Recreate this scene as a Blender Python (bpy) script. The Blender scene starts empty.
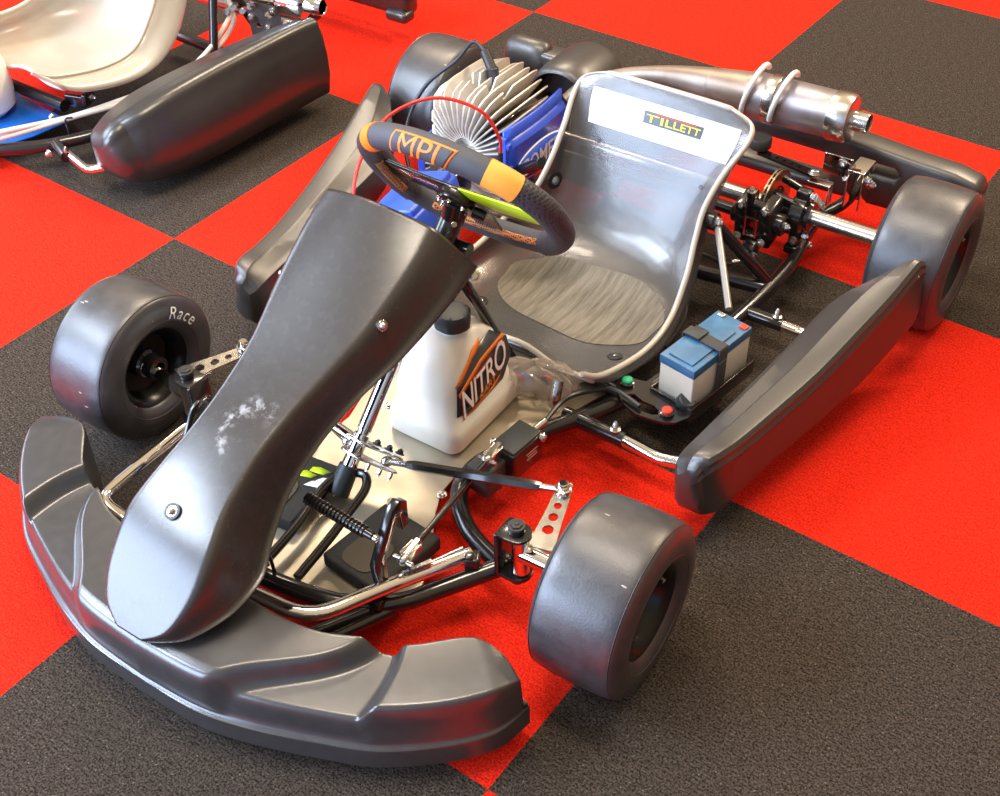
import bpy, bmesh, math, random
from mathutils import Vector, Matrix, Quaternion
random.seed(7)
PI = math.pi
C = bpy.context.scene.collection
V = Vector

# ------------------------------------------------------------------ materials
def new_mat(name):
    m = bpy.data.materials.new(name); m.use_nodes = True
    nt = m.node_tree; nt.nodes.clear()
    out = nt.nodes.new('ShaderNodeOutputMaterial'); p = nt.nodes.new('ShaderNodeBsdfPrincipled')
    nt.links.new(p.outputs[0], out.inputs[0])
    return m, nt, p, out

def mat(name, col, rough=.5, metal=0., bump=0., bscale=300., var=0., vscale=8., rvar=0., coat=0., spec=.5, stretch=None, var_col=None):
    m, nt, p, out = new_mat(name)
    N, L = nt.nodes, nt.links
    p.inputs['Base Color'].default_value = (*col, 1); p.inputs['Roughness'].default_value = rough
    p.inputs['Metallic'].default_value = metal; p.inputs['Coat Weight'].default_value = coat
    p.inputs['Coat Roughness'].default_value = .08 if rough < .25 else .30
    p.inputs['Specular IOR Level'].default_value = spec
    tc = N.new('ShaderNodeTexCoord'); src = tc.outputs['Object']
    if stretch:
        mp = N.new('ShaderNodeMapping'); mp.inputs['Scale'].default_value = stretch
        L.new(src, mp.inputs[0]); src = mp.outputs[0]
    if var or rvar:
        n = N.new('ShaderNodeTexNoise'); n.inputs['Scale'].default_value = vscale; n.inputs['Detail'].default_value = 6
        L.new(src, n.inputs['Vector'])
        if var:
            mx = N.new('ShaderNodeMix'); mx.data_type = 'RGBA'
            c2 = var_col if var_col else tuple(min(1, c * (1 + var) + .02 * var) for c in col)
            mx.inputs[6].default_value = (*col, 1); mx.inputs[7].default_value = (*c2, 1)
            rp = N.new('ShaderNodeMapRange'); rp.inputs[1].default_value = .42; rp.inputs[2].default_value = .66
            L.new(n.outputs[0], rp.inputs[0]); L.new(rp.outputs[0], mx.inputs[0]); L.new(mx.outputs[2], p.inputs['Base Color'])
        if rvar:
            rr = N.new('ShaderNodeMapRange'); rr.inputs[1].default_value = .3; rr.inputs[2].default_value = .7
            rr.inputs[3].default_value = max(.02, rough - rvar); rr.inputs[4].default_value = rough + rvar
            L.new(n.outputs[0], rr.inputs[0]); L.new(rr.outputs[0], p.inputs['Roughness'])
    if bump:
        n2 = N.new('ShaderNodeTexNoise'); n2.inputs['Scale'].default_value = bscale; n2.inputs['Detail'].default_value = 3
        L.new(src, n2.inputs['Vector'])
        b = N.new('ShaderNodeBump'); b.inputs['Strength'].default_value = bump; b.inputs['Distance'].default_value = .002
        L.new(n2.outputs[0], b.inputs['Height']); L.new(b.outputs[0], p.inputs['Normal'])
    return m

M = {}
M['plastic'] = mat('satin_black_plastic', (.022, .020, .019), .33, bump=.06, bscale=700, var=.08, vscale=60, rvar=.015, spec=.8, coat=.35)
M['pod'] = mat('side_pod_plastic', (.030, .026, .024), .42, bump=.08, bscale=700, var=.08, vscale=60, rvar=.015, spec=.8, coat=.35)
M['fender'] = mat('front_bumper_plastic', (.036, .035, .036), .29, bump=.06, bscale=700, var=.1, vscale=60, rvar=.015, spec=.8, coat=.35)
M['black'] = mat('gloss_black_paint', (.012, .011, .011), .22, coat=.5, spec=.5)
M['black_matte'] = mat('matte_black', (.02, .019, .018), .55)
M['chrome'] = mat('chrome', (.86, .84, .81), .07, 1.)
M['steel'] = mat('zinc_steel', (.72, .70, .66), .25, 1., var=-.25, vscale=40)
M['axle'] = mat('brushed_axle_steel', (.78, .76, .73), .22, 1., stretch=(1, 30, 30), var=-.15, vscale=12)
M['alu'] = mat('cast_aluminium_fins', (.66, .62, .56), .42, .6, bump=.1, bscale=500, var=-.12, vscale=30)
M['muffler'] = mat('heat_stained_steel', (.27, .21, .175), .38, .75, var=.5, vscale=9, stretch=(1.8, .4, .4), var_col=(.36, .33, .35), rvar=.05)
M['muffler_pipe'] = mat('bronzed_pipe_steel', (.24, .18, .135), .45, .6, var=.4, vscale=12, var_col=(.33, .27, .22))
M['white'] = mat('white_hook_coating', (.80, .78, .75), .35)
M['blue'] = mat('blue_plastic', (.025, .085, .62), .32, var=.2, vscale=20, coat=.2)
M['battery_blue'] = mat('battery_blue_lid', (.04, .13, .25), .42, var=.35, vscale=25)
M['battery_white'] = mat('battery_case_white', (.70, .66, .55), .45, var=-.1, vscale=12)
M['strap'] = mat('webbing_strap', (.055, .052, .055), .8, bump=.5, bscale=600)
M['red'] = mat('red_cable_rubber', (.70, .02, .01), .35)
M['red_button'] = mat('red_button', (.75, .06, .03), .35)
M['green_button'] = mat('green_button', (.02, .38, .17), .35)
M['orange'] = mat('orange_print', (.95, .22, .015), .5)
M['amber'] = mat('amber_band', (.95, .42, .06), .45, bump=.4, bscale=700)
M['lime'] = mat('lime_plate', (.56, .80, .01), .35)
M['grip'] = mat('dimpled_black_grip', (.018, .019, .024), .5)
M['suede'] = mat('slate_rim_cover', (.055, .062, .075), .55, bump=.5, bscale=900)
M['rim_black'] = mat('black_wheel_rim', (.006, .006, .006), .28, spec=.35)
M['mesh_orange'] = mat('orange_mesh_insert', (.36, .13, .04), .6, bump=.6, bscale=900)
M['tank'] = mat('white_tank_plastic', (.86, .82, .74), .34, var=-.08, vscale=6, bump=.1, bscale=200)
M['tank'].node_tree.nodes['Principled BSDF'].inputs['Subsurface Weight'].default_value = .25
M['tank'].node_tree.nodes['Principled BSDF'].inputs['Subsurface Scale'].default_value = .03
M['paper'] = mat('white_sticker', (.88, .88, .86), .45)
M['decal_black'] = mat('black_decal', (.015, .014, .016), .3, coat=.4)
M['ink_white'] = mat('white_print', (.9, .9, .88), .45)
M['ink_red'] = mat('red_print', (.78, .05, .02), .45)
M['ink_yellow'] = mat('yellow_print', (.9, .75, .02), .4)
M['tray'] = mat('floor_tray_metal', (.42, .37, .28), .36, .45, var=-.18, vscale=7, rvar=.08)
M['foam'] = mat('black_foam_block', (.028, .026, .022), .85, bump=.8, bscale=350)
M['foam_inset'] = mat('brown_foam_inset', (.085, .07, .048), .9, bump=1., bscale=500)
M['cap'] = mat('grey_black_cap', (.028, .034, .036), .45, bump=.2, bscale=400)
M['blue_tray'] = mat('blue_metal_tray', (.01, .13, .52), .25, .3, var=.2, vscale=5)
M['bronze'] = mat('brass_rotor', (.42, .33, .22), .3, .9)
M['pink_plate'] = mat('polished_plate', (.75, .66, .64), .22, .9, var=-.2, vscale=30)
M['cream_wire'] = mat('cream_cable', (.74, .70, .62), .45)
M['dark_wire'] = mat('black_cable_rubber', (.02, .02, .022), .4)
M['grey_rod'] = mat('grey_painted_strut', (.30, .29, .28), .35, .5)
M['reservoir'] = mat('dark_grey_rubber_block', (.05, .048, .045), .5, bump=.3, bscale=300)

def rubber():
    m, nt, p, out = new_mat('used_slick_rubber'); N, L = nt.nodes, nt.links
    tc = N.new('ShaderNodeTexCoord')
    n = N.new('ShaderNodeTexNoise'); n.inputs['Scale'].default_value = 22; n.inputs['Detail'].default_value = 8; n.inputs['Roughness'].default_value = .7
    L.new(tc.outputs['Object'], n.inputs['Vector'])
    cr = N.new('ShaderNodeValToRGB'); cr.color_ramp.elements[0].position = .35; cr.color_ramp.elements[0].color = (.026, .025, .028, 1)
    cr.color_ramp.elements[1].position = .7; cr.color_ramp.elements[1].color = (.050, .046, .048, 1)
    L.new(n.outputs[0], cr.inputs[0])
    vo = N.new('ShaderNodeTexVoronoi'); vo.inputs['Scale'].default_value = 38
    mp = N.new('ShaderNodeMapping'); mp.inputs['Scale'].default_value = (.35, 1.4, 1); mp.inputs['Rotation'].default_value = (.3, .5, .4)
    L.new(tc.outputs['Object'], mp.inputs[0]); L.new(mp.outputs[0], vo.inputs['Vector'])
    n3 = N.new('ShaderNodeTexNoise'); n3.inputs['Scale'].default_value = 9; L.new(tc.outputs['Object'], n3.inputs['Vector'])
    lt = N.new('ShaderNodeMath'); lt.operation = 'LESS_THAN'; lt.inputs[1].default_value = .06; L.new(vo.outputs['Distance'], lt.inputs[0])
    gt = N.new('ShaderNodeMath'); gt.operation = 'GREATER_THAN'; gt.inputs[1].default_value = .50; L.new(n3.outputs[0], gt.inputs[0])
    mu = N.new('ShaderNodeMath'); mu.operation = 'MULTIPLY'; L.new(lt.outputs[0], mu.inputs[0]); L.new(gt.outputs[0], mu.inputs[1])
    mx = N.new('ShaderNodeMix'); mx.data_type = 'RGBA'; mx.inputs[7].default_value = (.38, .34, .30, 1)
    L.new(mu.outputs[0], mx.inputs[0]); L.new(cr.outputs[0], mx.inputs[6]); L.new(mx.outputs[2], p.inputs['Base Color'])
    rr = N.new('ShaderNodeMapRange'); rr.inputs[1].default_value = .3; rr.inputs[2].default_value = .7; rr.inputs[3].default_value = .33; rr.inputs[4].default_value = .48
    L.new(n.outputs[0], rr.inputs[0]); L.new(rr.outputs[0], p.inputs['Roughness'])
    n2 = N.new('ShaderNodeTexNoise'); n2.inputs['Scale'].default_value = 260; n2.inputs['Detail'].default_value = 4; L.new(tc.outputs['Object'], n2.inputs['Vector'])
    b = N.new('ShaderNodeBump'); b.inputs['Strength'].default_value = .14; b.inputs['Distance'].default_value = .002
    L.new(n2.outputs[0], b.inputs['Height']); L.new(b.outputs[0], p.inputs['Normal'])
    p.inputs['Specular IOR Level'].default_value = .8; p.inputs['Coat Weight'].default_value = .3; p.inputs['Coat Roughness'].default_value = .4
    return m
M['rubber'] = rubber()

def panel_mat():
    # satin black front panel with a pale scuffed patch rubbed into the plastic
    m = mat('front_panel_plastic', (.032, .028, .026), .27, bump=.05, bscale=700, var=.06, vscale=60, rvar=.012, spec=.7, coat=.2)
    nt = m.node_tree; N, L = nt.nodes, nt.links; p = N['Principled BSDF']
    prev = p.inputs['Base Color'].links[0].from_socket
    tc = N.new('ShaderNodeTexCoord')
    sub = N.new('ShaderNodeVectorMath'); sub.operation = 'SUBTRACT'; sub.inputs[1].default_value = SCUFF; L.new(tc.outputs['Object'], sub.inputs[0])
    mp = N.new('ShaderNodeMapping'); mp.inputs['Scale'].default_value = (1, .8, .8); L.new(sub.outputs[0], mp.inputs[0])
    ln = N.new('ShaderNodeVectorMath'); ln.operation = 'LENGTH'; L.new(mp.outputs[0], ln.inputs[0])
    n = N.new('ShaderNodeTexNoise'); n.inputs['Scale'].default_value = 60; n.inputs['Detail'].default_value = 10; n.inputs['Roughness'].default_value = .75
    L.new(tc.outputs['Object'], n.inputs['Vector'])
    # ring shaped scuff: |len-.035| small
    s1 = N.new('ShaderNodeMath'); s1.operation = 'SUBTRACT'; s1.inputs[1].default_value = .034; L.new(ln.outputs['Value'], s1.inputs[0])
    ab = N.new('ShaderNodeMath'); ab.operation = 'ABSOLUTE'; L.new(s1.outputs[0], ab.inputs[0])
    mr = N.new('ShaderNodeMapRange'); mr.inputs[1].default_value = 0; mr.inputs[2].default_value = .016; mr.inputs[3].default_value = 1; mr.inputs[4].default_value = 0
    L.new(ab.outputs[0], mr.inputs[0])
    sp = N.new('ShaderNodeSeparateXYZ'); L.new(sub.outputs[0], sp.inputs[0])
    ad = N.new('ShaderNodeMath'); ad.operation = 'SUBTRACT'; L.new(sp.outputs[2], ad.inputs[0]); L.new(sp.outputs[0], ad.inputs[1])
    g = N.new('ShaderNodeMapRange'); g.inputs[1].default_value = -.03; g.inputs[2].default_value = .0; L.new(ad.outputs[0], g.inputs[0])
    nr = N.new('ShaderNodeMapRange'); nr.inputs[1].default_value = .48; nr.inputs[2].default_value = .6; L.new(n.outputs[0], nr.inputs[0])
    m1 = N.new('ShaderNodeMath'); m1.operation = 'MULTIPLY'; L.new(mr.outputs[0], m1.inputs[0]); L.new(g.outputs[0], m1.inputs[1])
    m2 = N.new('ShaderNodeMath'); m2.operation = 'MULTIPLY'; L.new(m1.outputs[0], m2.inputs[0]); L.new(nr.outputs[0], m2.inputs[1])
    m3 = N.new('ShaderNodeMath'); m3.operation = 'MULTIPLY'; m3.inputs[1].default_value = .8; L.new(m2.outputs[0], m3.inputs[0])
    mx = N.new('ShaderNodeMix'); mx.data_type = 'RGBA'; mx.inputs[7].default_value = (.42, .42, .44, 1)
    L.new(m3.outputs[0], mx.inputs[0]); L.new(prev, mx.inputs[6])
    # dust specks
    vo = N.new('ShaderNodeTexVoronoi'); vo.inputs['Scale'].default_value = 130; L.new(tc.outputs['Object'], vo.inputs['Vector'])
    lt = N.new('ShaderNodeMath'); lt.operation = 'LESS_THAN'; lt.inputs[1].default_value = .1; L.new(vo.outputs['Distance'], lt.inputs[0])
    nn = N.new('ShaderNodeTexNoise'); nn.inputs['Scale'].default_value = 14; L.new(tc.outputs['Object'], nn.inputs['Vector'])
    gt = N.new('ShaderNodeMath'); gt.operation = 'GREATER_THAN'; gt.inputs[1].default_value = .56; L.new(nn.outputs[0], gt.inputs[0])
    mu = N.new('ShaderNodeMath'); mu.operation = 'MULTIPLY'; L.new(lt.outputs[0], mu.inputs[0]); L.new(gt.outputs[0], mu.inputs[1])
    mx2 = N.new('ShaderNodeMix'); mx2.data_type = 'RGBA'; mx2.inputs[7].default_value = (.2, .19, .18, 1)
    L.new(mu.outputs[0], mx2.inputs[0]); L.new(mx.outputs[2], mx2.inputs[6]); L.new(mx2.outputs[2], p.inputs['Base Color'])
    return m
SCUFF = (-.012, -1.20, .345)
M['panel'] = panel_mat()

def translucent(name, col, rough, transp, spec=.6, weave=0., metal=0., streak=False):
    m, nt, p, out = new_mat(name); N, L = nt.nodes, nt.links
    p.inputs['Base Color'].default_value = (*col, 1); p.inputs['Roughness'].default_value = rough; p.inputs['Metallic'].default_value = metal
    p.inputs['Specular IOR Level'].default_value = spec; p.inputs['Coat Weight'].default_value = .5; p.inputs['Coat Roughness'].default_value = .12
    tb = N.new('ShaderNodeBsdfTransparent'); tb.inputs[0].default_value = (.95, .93, .9, 1)
    mx = N.new('ShaderNodeMixShader'); mx.inputs[0].default_value = transp
    tc = N.new('ShaderNodeTexCoord')
    n = N.new('ShaderNodeTexNoise'); n.inputs['Scale'].default_value = 9; n.inputs['Detail'].default_value = 5; L.new(tc.outputs['Object'], n.inputs['Vector'])
    mr = N.new('ShaderNodeMapRange'); mr.inputs[1].default_value = .35; mr.inputs[2].default_value = .65
    mr.inputs[3].default_value = transp - .12; mr.inputs[4].default_value = transp + .1
    L.new(n.outputs[0], mr.inputs[0]); L.new(mr.outputs[0], mx.inputs[0])
    mc = N.new('ShaderNodeMix'); mc.data_type = 'RGBA'; mc.inputs[6].default_value = (*col, 1); mc.inputs[7].default_value = (*[c * 1.35 for c in col], 1)
    L.new(n.outputs[0], mc.inputs[0]); L.new(mc.outputs[2], p.inputs['Base Color'])
    if weave:
        a = N.new('ShaderNodeTexWave'); a.inputs['Scale'].default_value = 150; a.bands_direction = 'DIAGONAL'; L.new(tc.outputs['Object'], a.inputs['Vector'])
        mp = N.new('ShaderNodeMapping'); mp.inputs['Scale'].default_value = (-1, 1, 1); L.new(tc.outputs['Object'], mp.inputs[0])
        b2 = N.new('ShaderNodeTexWave'); b2.inputs['Scale'].default_value = 150; b2.bands_direction = 'DIAGONAL'; L.new(mp.outputs[0], b2.inputs['Vector'])
        ad = N.new('ShaderNodeMath'); ad.operation = 'ADD'; L.new(a.outputs['Fac'], ad.inputs[0]); L.new(b2.outputs['Fac'], ad.inputs[1])
        b = N.new('ShaderNodeBump'); b.inputs['Strength'].default_value = weave; b.inputs['Distance'].default_value = .0015
        L.new(ad.outputs[0], b.inputs['Height']); L.new(b.outputs[0], p.inputs['Normal'])
    L.new(p.outputs[0], mx.inputs[1]); L.new(tb.outputs[0], mx.inputs[2]); L.new(mx.outputs[0], out.inputs[0])
    return m
M['seat'] = translucent('clear_fibreglass_seat', (.105, .099, .094), .24, .27, weave=.10, metal=.35)
M['seat_rim'] = translucent('clear_fibreglass_rim', (.50, .46, .40), .3, .2)
M['seat_white'] = translucent('milky_fibreglass_seat', (.50, .47, .40), .3, .22)
M['bag'] = translucent('clear_plastic_film', (.66, .62, .56), .10, .66)

def worn_pan():
    m, nt, p, out = new_mat('worn_seat_pan'); N, L = nt.nodes, nt.links
    tc = N.new('ShaderNodeTexCoord'); mp = N.new('ShaderNodeMapping'); mp.inputs['Scale'].default_value = (120, 9, 9); mp.inputs['Rotation'].default_value = (0, 0, .28)
    L.new(tc.outputs['Object'], mp.inputs[0])
    n = N.new('ShaderNodeTexNoise'); n.inputs['Scale'].default_value = 1; n.inputs['Detail'].default_value = 8; n.inputs['Roughness'].default_value = .7; L.new(mp.outputs[0], n.inputs['Vector'])
    cr = N.new('ShaderNodeValToRGB'); e = cr.color_ramp.elements
    e[0].position = .34; e[0].color = (.065, .055, .038, 1); e[1].position = .66; e[1].color = (.21, .185, .14, 1)
    L.new(n.outputs[0], cr.inputs[0]); L.new(cr.outputs[0], p.inputs['Base Color']); p.inputs['Roughness'].default_value = .55
    return m
M['worn'] = worn_pan()

def grip_mat():
    m, nt, p, out = new_mat('dimpled_grip'); N, L = nt.nodes, nt.links
    p.inputs['Base Color'].default_value = (.020, .021, .026, 1); p.inputs['Roughness'].default_value = .5
    tc = N.new('ShaderNodeTexCoord'); vo = N.new('ShaderNodeTexVoronoi'); vo.inputs['Scale'].default_value = 190; vo.inputs['Randomness'].default_value = .15
    L.new(tc.outputs['Object'], vo.inputs['Vector'])
    cr = N.new('ShaderNodeValToRGB'); cr.color_ramp.elements[0].position = .2; cr.color_ramp.elements[0].color = (.012, .012, .014, 1)
    cr.color_ramp.elements[1].position = .45; cr.color_ramp.elements[1].color = (.05, .053, .065, 1)
    L.new(vo.outputs['Distance'], cr.inputs[0]); L.new(cr.outputs[0], p.inputs['Base Color'])
    b = N.new('ShaderNodeBump'); b.inputs['Strength'].default_value = .6; b.inputs['Distance'].default_value = .002; L.new(vo.outputs['Distance'], b.inputs['Height']); L.new(b.outputs[0], p.inputs['Normal'])
    return m
M['grip'] = grip_mat()
def lattice():
    m, nt, p, out = new_mat('orange_lattice_inlay'); N, L = nt.nodes, nt.links
    tc = N.new('ShaderNodeTexCoord'); vo = N.new('ShaderNodeTexVoronoi'); vo.feature = 'DISTANCE_TO_EDGE'; vo.inputs['Scale'].default_value = 230; vo.inputs['Randomness'].default_value = .25
    L.new(tc.outputs['Object'], vo.inputs['Vector'])
    cr_ = N.new('ShaderNodeValToRGB'); cr_.color_ramp.elements[0].position = .10; cr_.color_ramp.elements[0].color = (.62, .22, .05, 1)
    cr_.color_ramp.elements[1].position = .2; cr_.color_ramp.elements[1].color = (.035, .03, .03, 1)
    L.new(vo.outputs['Distance'], cr_.inputs[0]); L.new(cr_.outputs[0], p.inputs['Base Color']); p.inputs['Roughness'].default_value = .55
    return m
M['mesh_orange'] = lattice()

TILE = .66
def carpet():
    m, nt, p, out = new_mat('checkered_carpet'); N, L = nt.nodes, nt.links
    tc = N.new('ShaderNodeTexCoord'); sp = N.new('ShaderNodeSeparateXYZ'); L.new(tc.outputs['Object'], sp.inputs[0])
    def math_(op, a, b=None, v=None):
        n = N.new('ShaderNodeMath'); n.operation = op; L.new(a, n.inputs[0])
        if b is not None: L.new(b, n.inputs[1])
        if v is not None: n.inputs[1].default_value = v
        return n.outputs[0]
    wob = N.new('ShaderNodeTexNoise'); wob.inputs['Scale'].default_value = 420; L.new(tc.outputs['Object'], wob.inputs['Vector'])
    wv = math_('MULTIPLY', math_('SUBTRACT', wob.outputs[0], v=.5), v=.006)
    ix = math_('FLOOR', math_('DIVIDE', math_('ADD', sp.outputs[0], wv), v=TILE)); iy = math_('FLOOR', math_('DIVIDE', math_('ADD', sp.outputs[1], wv), v=TILE))
    par = math_('ABSOLUTE', math_('MODULO', math_('ADD', ix, iy), v=2.))     # 0 black, 1 red
    fib = N.new('ShaderNodeTexNoise'); fib.inputs['Scale'].default_value = 300; fib.inputs['Detail'].default_value = 5; fib.inputs['Roughness'].default_value = .75; L.new(tc.outputs['Object'], fib.inputs['Vector'])
    big = N.new('ShaderNodeTexNoise'); big.inputs['Scale'].default_value = 5; L.new(tc.outputs['Object'], big.inputs['Vector'])
    # cord rows run along x
    mp = N.new('ShaderNodeMapping'); mp.inputs['Scale'].default_value = (60, 330, 1); L.new(tc.outputs['Object'], mp.inputs[0])
    rn = N.new('ShaderNodeTexNoise'); rn.inputs['Scale'].default_value = 1; rn.inputs['Detail'].default_value = 2; L.new(mp.outputs[0], rn.inputs['Vector'])
    mixn = math_('ADD', math_('MULTIPLY', fib.outputs[0], v=.82), math_('MULTIPLY', rn.outputs[0], v=.18))
    crb = N.new('ShaderNodeValToRGB'); e = crb.color_ramp.elements
    e[0].position = .43; e[0].color = (.010, .008, .007, 1); e[1].position = .60; e[1].color = (.105, .080, .061, 1)
    crr = N.new('ShaderNodeValToRGB'); e = crr.color_ramp.elements
    e[0].position = .42; e[0].color = (.50, .006, .002, 1); e[1].position = .60; e[1].color = (.98, .036, .010, 1)
    L.new(mixn, crb.inputs[0]); L.new(mixn, crr.inputs[0])
    mx = N.new('ShaderNodeMix'); mx.data_type = 'RGBA'; L.new(par, mx.inputs[0]); L.new(crb.outputs[0], mx.inputs[6]); L.new(crr.outputs[0], mx.inputs[7])
    vo = N.new('ShaderNodeTexVoronoi'); vo.inputs['Scale'].default_value = 75; L.new(tc.outputs['Object'], vo.inputs['Vector'])
    lt = math_('LESS_THAN', vo.outputs['Distance'], v=.09)
    mr = math_('MULTIPLY', lt, v=.35)
    mx2 = N.new('ShaderNodeMix'); mx2.data_type = 'RGBA'; mx2.inputs[7].default_value = (.35, .30, .26, 1)
    blk = math_('MULTIPLY', mr, math_('SUBTRACT', math_('MULTIPLY', par, v=-1.), v=-1.))
    L.new(blk, mx2.inputs[0]); L.new(mx.outputs[2], mx2.inputs[6]); L.new(mx2.outputs[2], p.inputs['Base Color'])
    p.inputs['Roughness'].default_value = .95; p.inputs['Specular IOR Level'].default_value = .15
    p.inputs['Sheen Weight'].default_value = .0
    b = N.new('ShaderNodeBump'); b.inputs['Strength'].default_value = .7; b.inputs['Distance'].default_value = .004
    L.new(mixn, b.inputs['Height']); L.new(b.outputs[0], p.inputs['Normal'])
    return m
M['carpet'] = carpet()

# ------------------------------------------------------------------ mesh builder
def frame(n):
    n = V(n).normalized(); a = V((0, 0, 1)) if abs(n.z) < .9 else V((1, 0, 0))
    x = a.cross(n).normalized(); return x, n.cross(x), n

class MB:
    def __init__(s): s.v = []; s.f = []; s.mi = []
    def add(s, vs, fs, mi=0):
        o = len(s.v); s.v += [tuple(q) for q in vs]; s.f += [tuple(i + o for i in f) for f in fs]; s.mi += [mi] * len(fs); return s
    def rings(s, rings, closed_ring=True, cap=True, loop=False, mi=0):
        n = len(rings[0]); vs = [q for r in rings for q in r]; fs = []
        m = len(rings)
        for i in range(m if loop else m - 1):
            a = i * n; b = ((i + 1) % m) * n
            for k in range(n if closed_ring else n - 1):
                k2 = (k + 1) % n; fs.append((a + k, a + k2, b + k2, b + k))
        if cap and not loop and closed_ring:
            fs.append(tuple(reversed(range(n)))); fs.append(tuple((m - 1) * n + k for k in range(n)))
        return s.add(vs, fs, mi)
    def tube(s, pts, r, seg=12, fillet=0., loop=False, mi=0, cap=True):
        pts = [V(q) for q in pts]
        if fillet and not loop:
            out = [pts[0]]
            for i in range(1, len(pts) - 1):
                a, b, c = pts[i - 1], pts[i], pts[i + 1]
                d = min(fillet, (a - b).length * .45, (c - b).length * .45)
                p0 = b + (a - b).normalized() * d; p1 = b + (c - b).normalized() * d
                for k in range(6):
                    t = k / 5; out.append(p0 * (1 - t) ** 2 + b * 2 * t * (1 - t) + p1 * t * t)
            pts = out + [pts[-1]]
        n = len(pts); rs = r if isinstance(r, (list, tuple)) else [r] * n
        def tan(i):
            if loop: return (pts[(i + 1) % n] - pts[i - 1]).normalized()
            if i == 0: return (pts[1] - pts[0]).normalized()
            if i == n - 1: return (pts[-1] - pts[-2]).normalized()
            return ((pts[i + 1] - pts[i]).normalized() + (pts[i] - pts[i - 1]).normalized()).normalized()
        t0 = tan(0); x, y, _ = frame(t0); R = []
        for i in range(n):
            t = tan(i); q = t0.rotation_difference(t); x = q @ x; y = q @ y; t0 = t
            R.append([pts[i] + (x * math.cos(2 * PI * k / seg) + y * math.sin(2 * PI * k / seg)) * rs[i] for k in range(seg)])
        return s.rings(R, cap=cap, loop=loop, mi=mi)
    def lathe(s, prof, o, ax, seg=32, mi=0, cap=False, squash=1.):
        o = V(o); x, y, n = frame(ax)
        R = [[o + n * h + (x * math.cos(2 * PI * k / seg) + y * math.sin(2 * PI * k / seg)) * r for k in range(seg)] for r, h in prof]
        return s.rings(R, cap=cap, mi=mi)
    def cyl(s, a, b, r, seg=16, mi=0):
        a = V(a); b = V(b); L = (b - a).length; c = min(r * .15, L * .2)
        return s.lathe([(r - c, 0), (r, c), (r, L - c), (r - c, L)], a, b - a, seg, mi, cap=True)
    def box(s, c, size, rot=None, bev=.0, mi=0):
        c = V(c); h = V(size) * .5; bm = bmesh.new(); bmesh.ops.create_cube(bm, size=1)
        for q in bm.verts: q.co = V((q.co.x * size[0], q.co.y * size[1], q.co.z * size[2]))
        if bev: bmesh.ops.bevel(bm, geom=bm.edges[:], offset=bev, segments=3, affect='EDGES', profile=.5)
        Rm = rot if rot is not None else Matrix.Identity(3)
        vs = [Rm @ q.co + c for q in bm.verts]; bm.verts.index_update()
        fs = [[q.index for q in f.verts] for f in bm.faces]; bm.free()
        return s.add(vs, fs, mi)
    def prism(s, outline, thick, o, ux, uy, holes=(), bev=0., mi=0):
        """flat plate: 2D outline (and holes) in the plane ux,uy, extruded symmetric along ux x uy"""
        ux = V(ux).normalized(); uy = V(uy).normalized(); uz = ux.cross(uy).normalized(); uy = uz.cross(ux); o = V(o)
        bm = bmesh.new()
        for loop in [outline] + list(holes):
            vv = [bm.verts.new((a, b, 0)) for a, b in loop]
            for i in range(len(vv)): bm.edges.new((vv[i], vv[(i + 1) % len(vv)]))
        if holes: bmesh.ops.triangle_fill(bm, edges=bm.edges[:], use_beauty=True)
        else: bm.faces.new([v for v in bm.verts])
        bmesh.ops.recalc_face_normals(bm, faces=bm.faces[:])
        r = bmesh.ops.extrude_face_region(bm, geom=bm.faces[:])
        for q in r['geom']:
            if isinstance(q, bmesh.types.BMVert): q.co.z += thick
        bmesh.ops.recalc_face_normals(bm, faces=bm.faces[:])
        if bev:
            es = [e for e in bm.edges if len(e.link_faces) == 2 and e.calc_face_angle(0) > .8]
            bmesh.ops.bevel(bm, geom=es, offset=bev, segments=2, affect='EDGES', profile=.5)
        bm.verts.index_update()
        vs = [o + ux * q.co.x + uy * q.co.y + uz * (q.co.z - thick / 2) for q in bm.verts]
        fs = [[q.index for q in f.verts] for f in bm.faces]; bm.free()
        return s.add(vs, fs, mi)
    def ball(s, c, r, seg=16, sc=(1, 1, 1), mi=0):
        c = V(c); bm = bmesh.new(); bmesh.ops.create_uvsphere(bm, u_segments=seg, v_segments=seg // 2 + 2, radius=1); bm.verts.index_update()
        vs = [c + V((q.co.x * r * sc[0], q.co.y * r * sc[1], q.co.z * r * sc[2])) for q in bm.verts]
        fs = [[q.index for q in f.verts] for f in bm.faces]; bm.free(); return s.add(vs, fs, mi)
    def hexbolt(s, p, d, r=.006, h=.006, washer=True, mi=0):
        p = V(p); d = V(d).normalized()
        if washer: s.cyl(p, p + d * .0018, r * 1.45, 16, mi)
        s.lathe([(r, .0015), (r, h), (r * .8, h * 1.15), (r * .45, h * 1.15), (r * .4, h * 1.5)], p, d, 6, mi, cap=True)
        return s
    def grid(s, fn, nu, nv, mi=0):
        vs = [fn(i / (nu - 1), j / (nv - 1)) for j in range(nv) for i in range(nu)]
        fs = [(j * nu + i, j * nu + i + 1, (j + 1) * nu + i + 1, (j + 1) * nu + i) for j in range(nv - 1) for i in range(nu - 1)]
        return s.add(vs, fs, mi)
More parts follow.
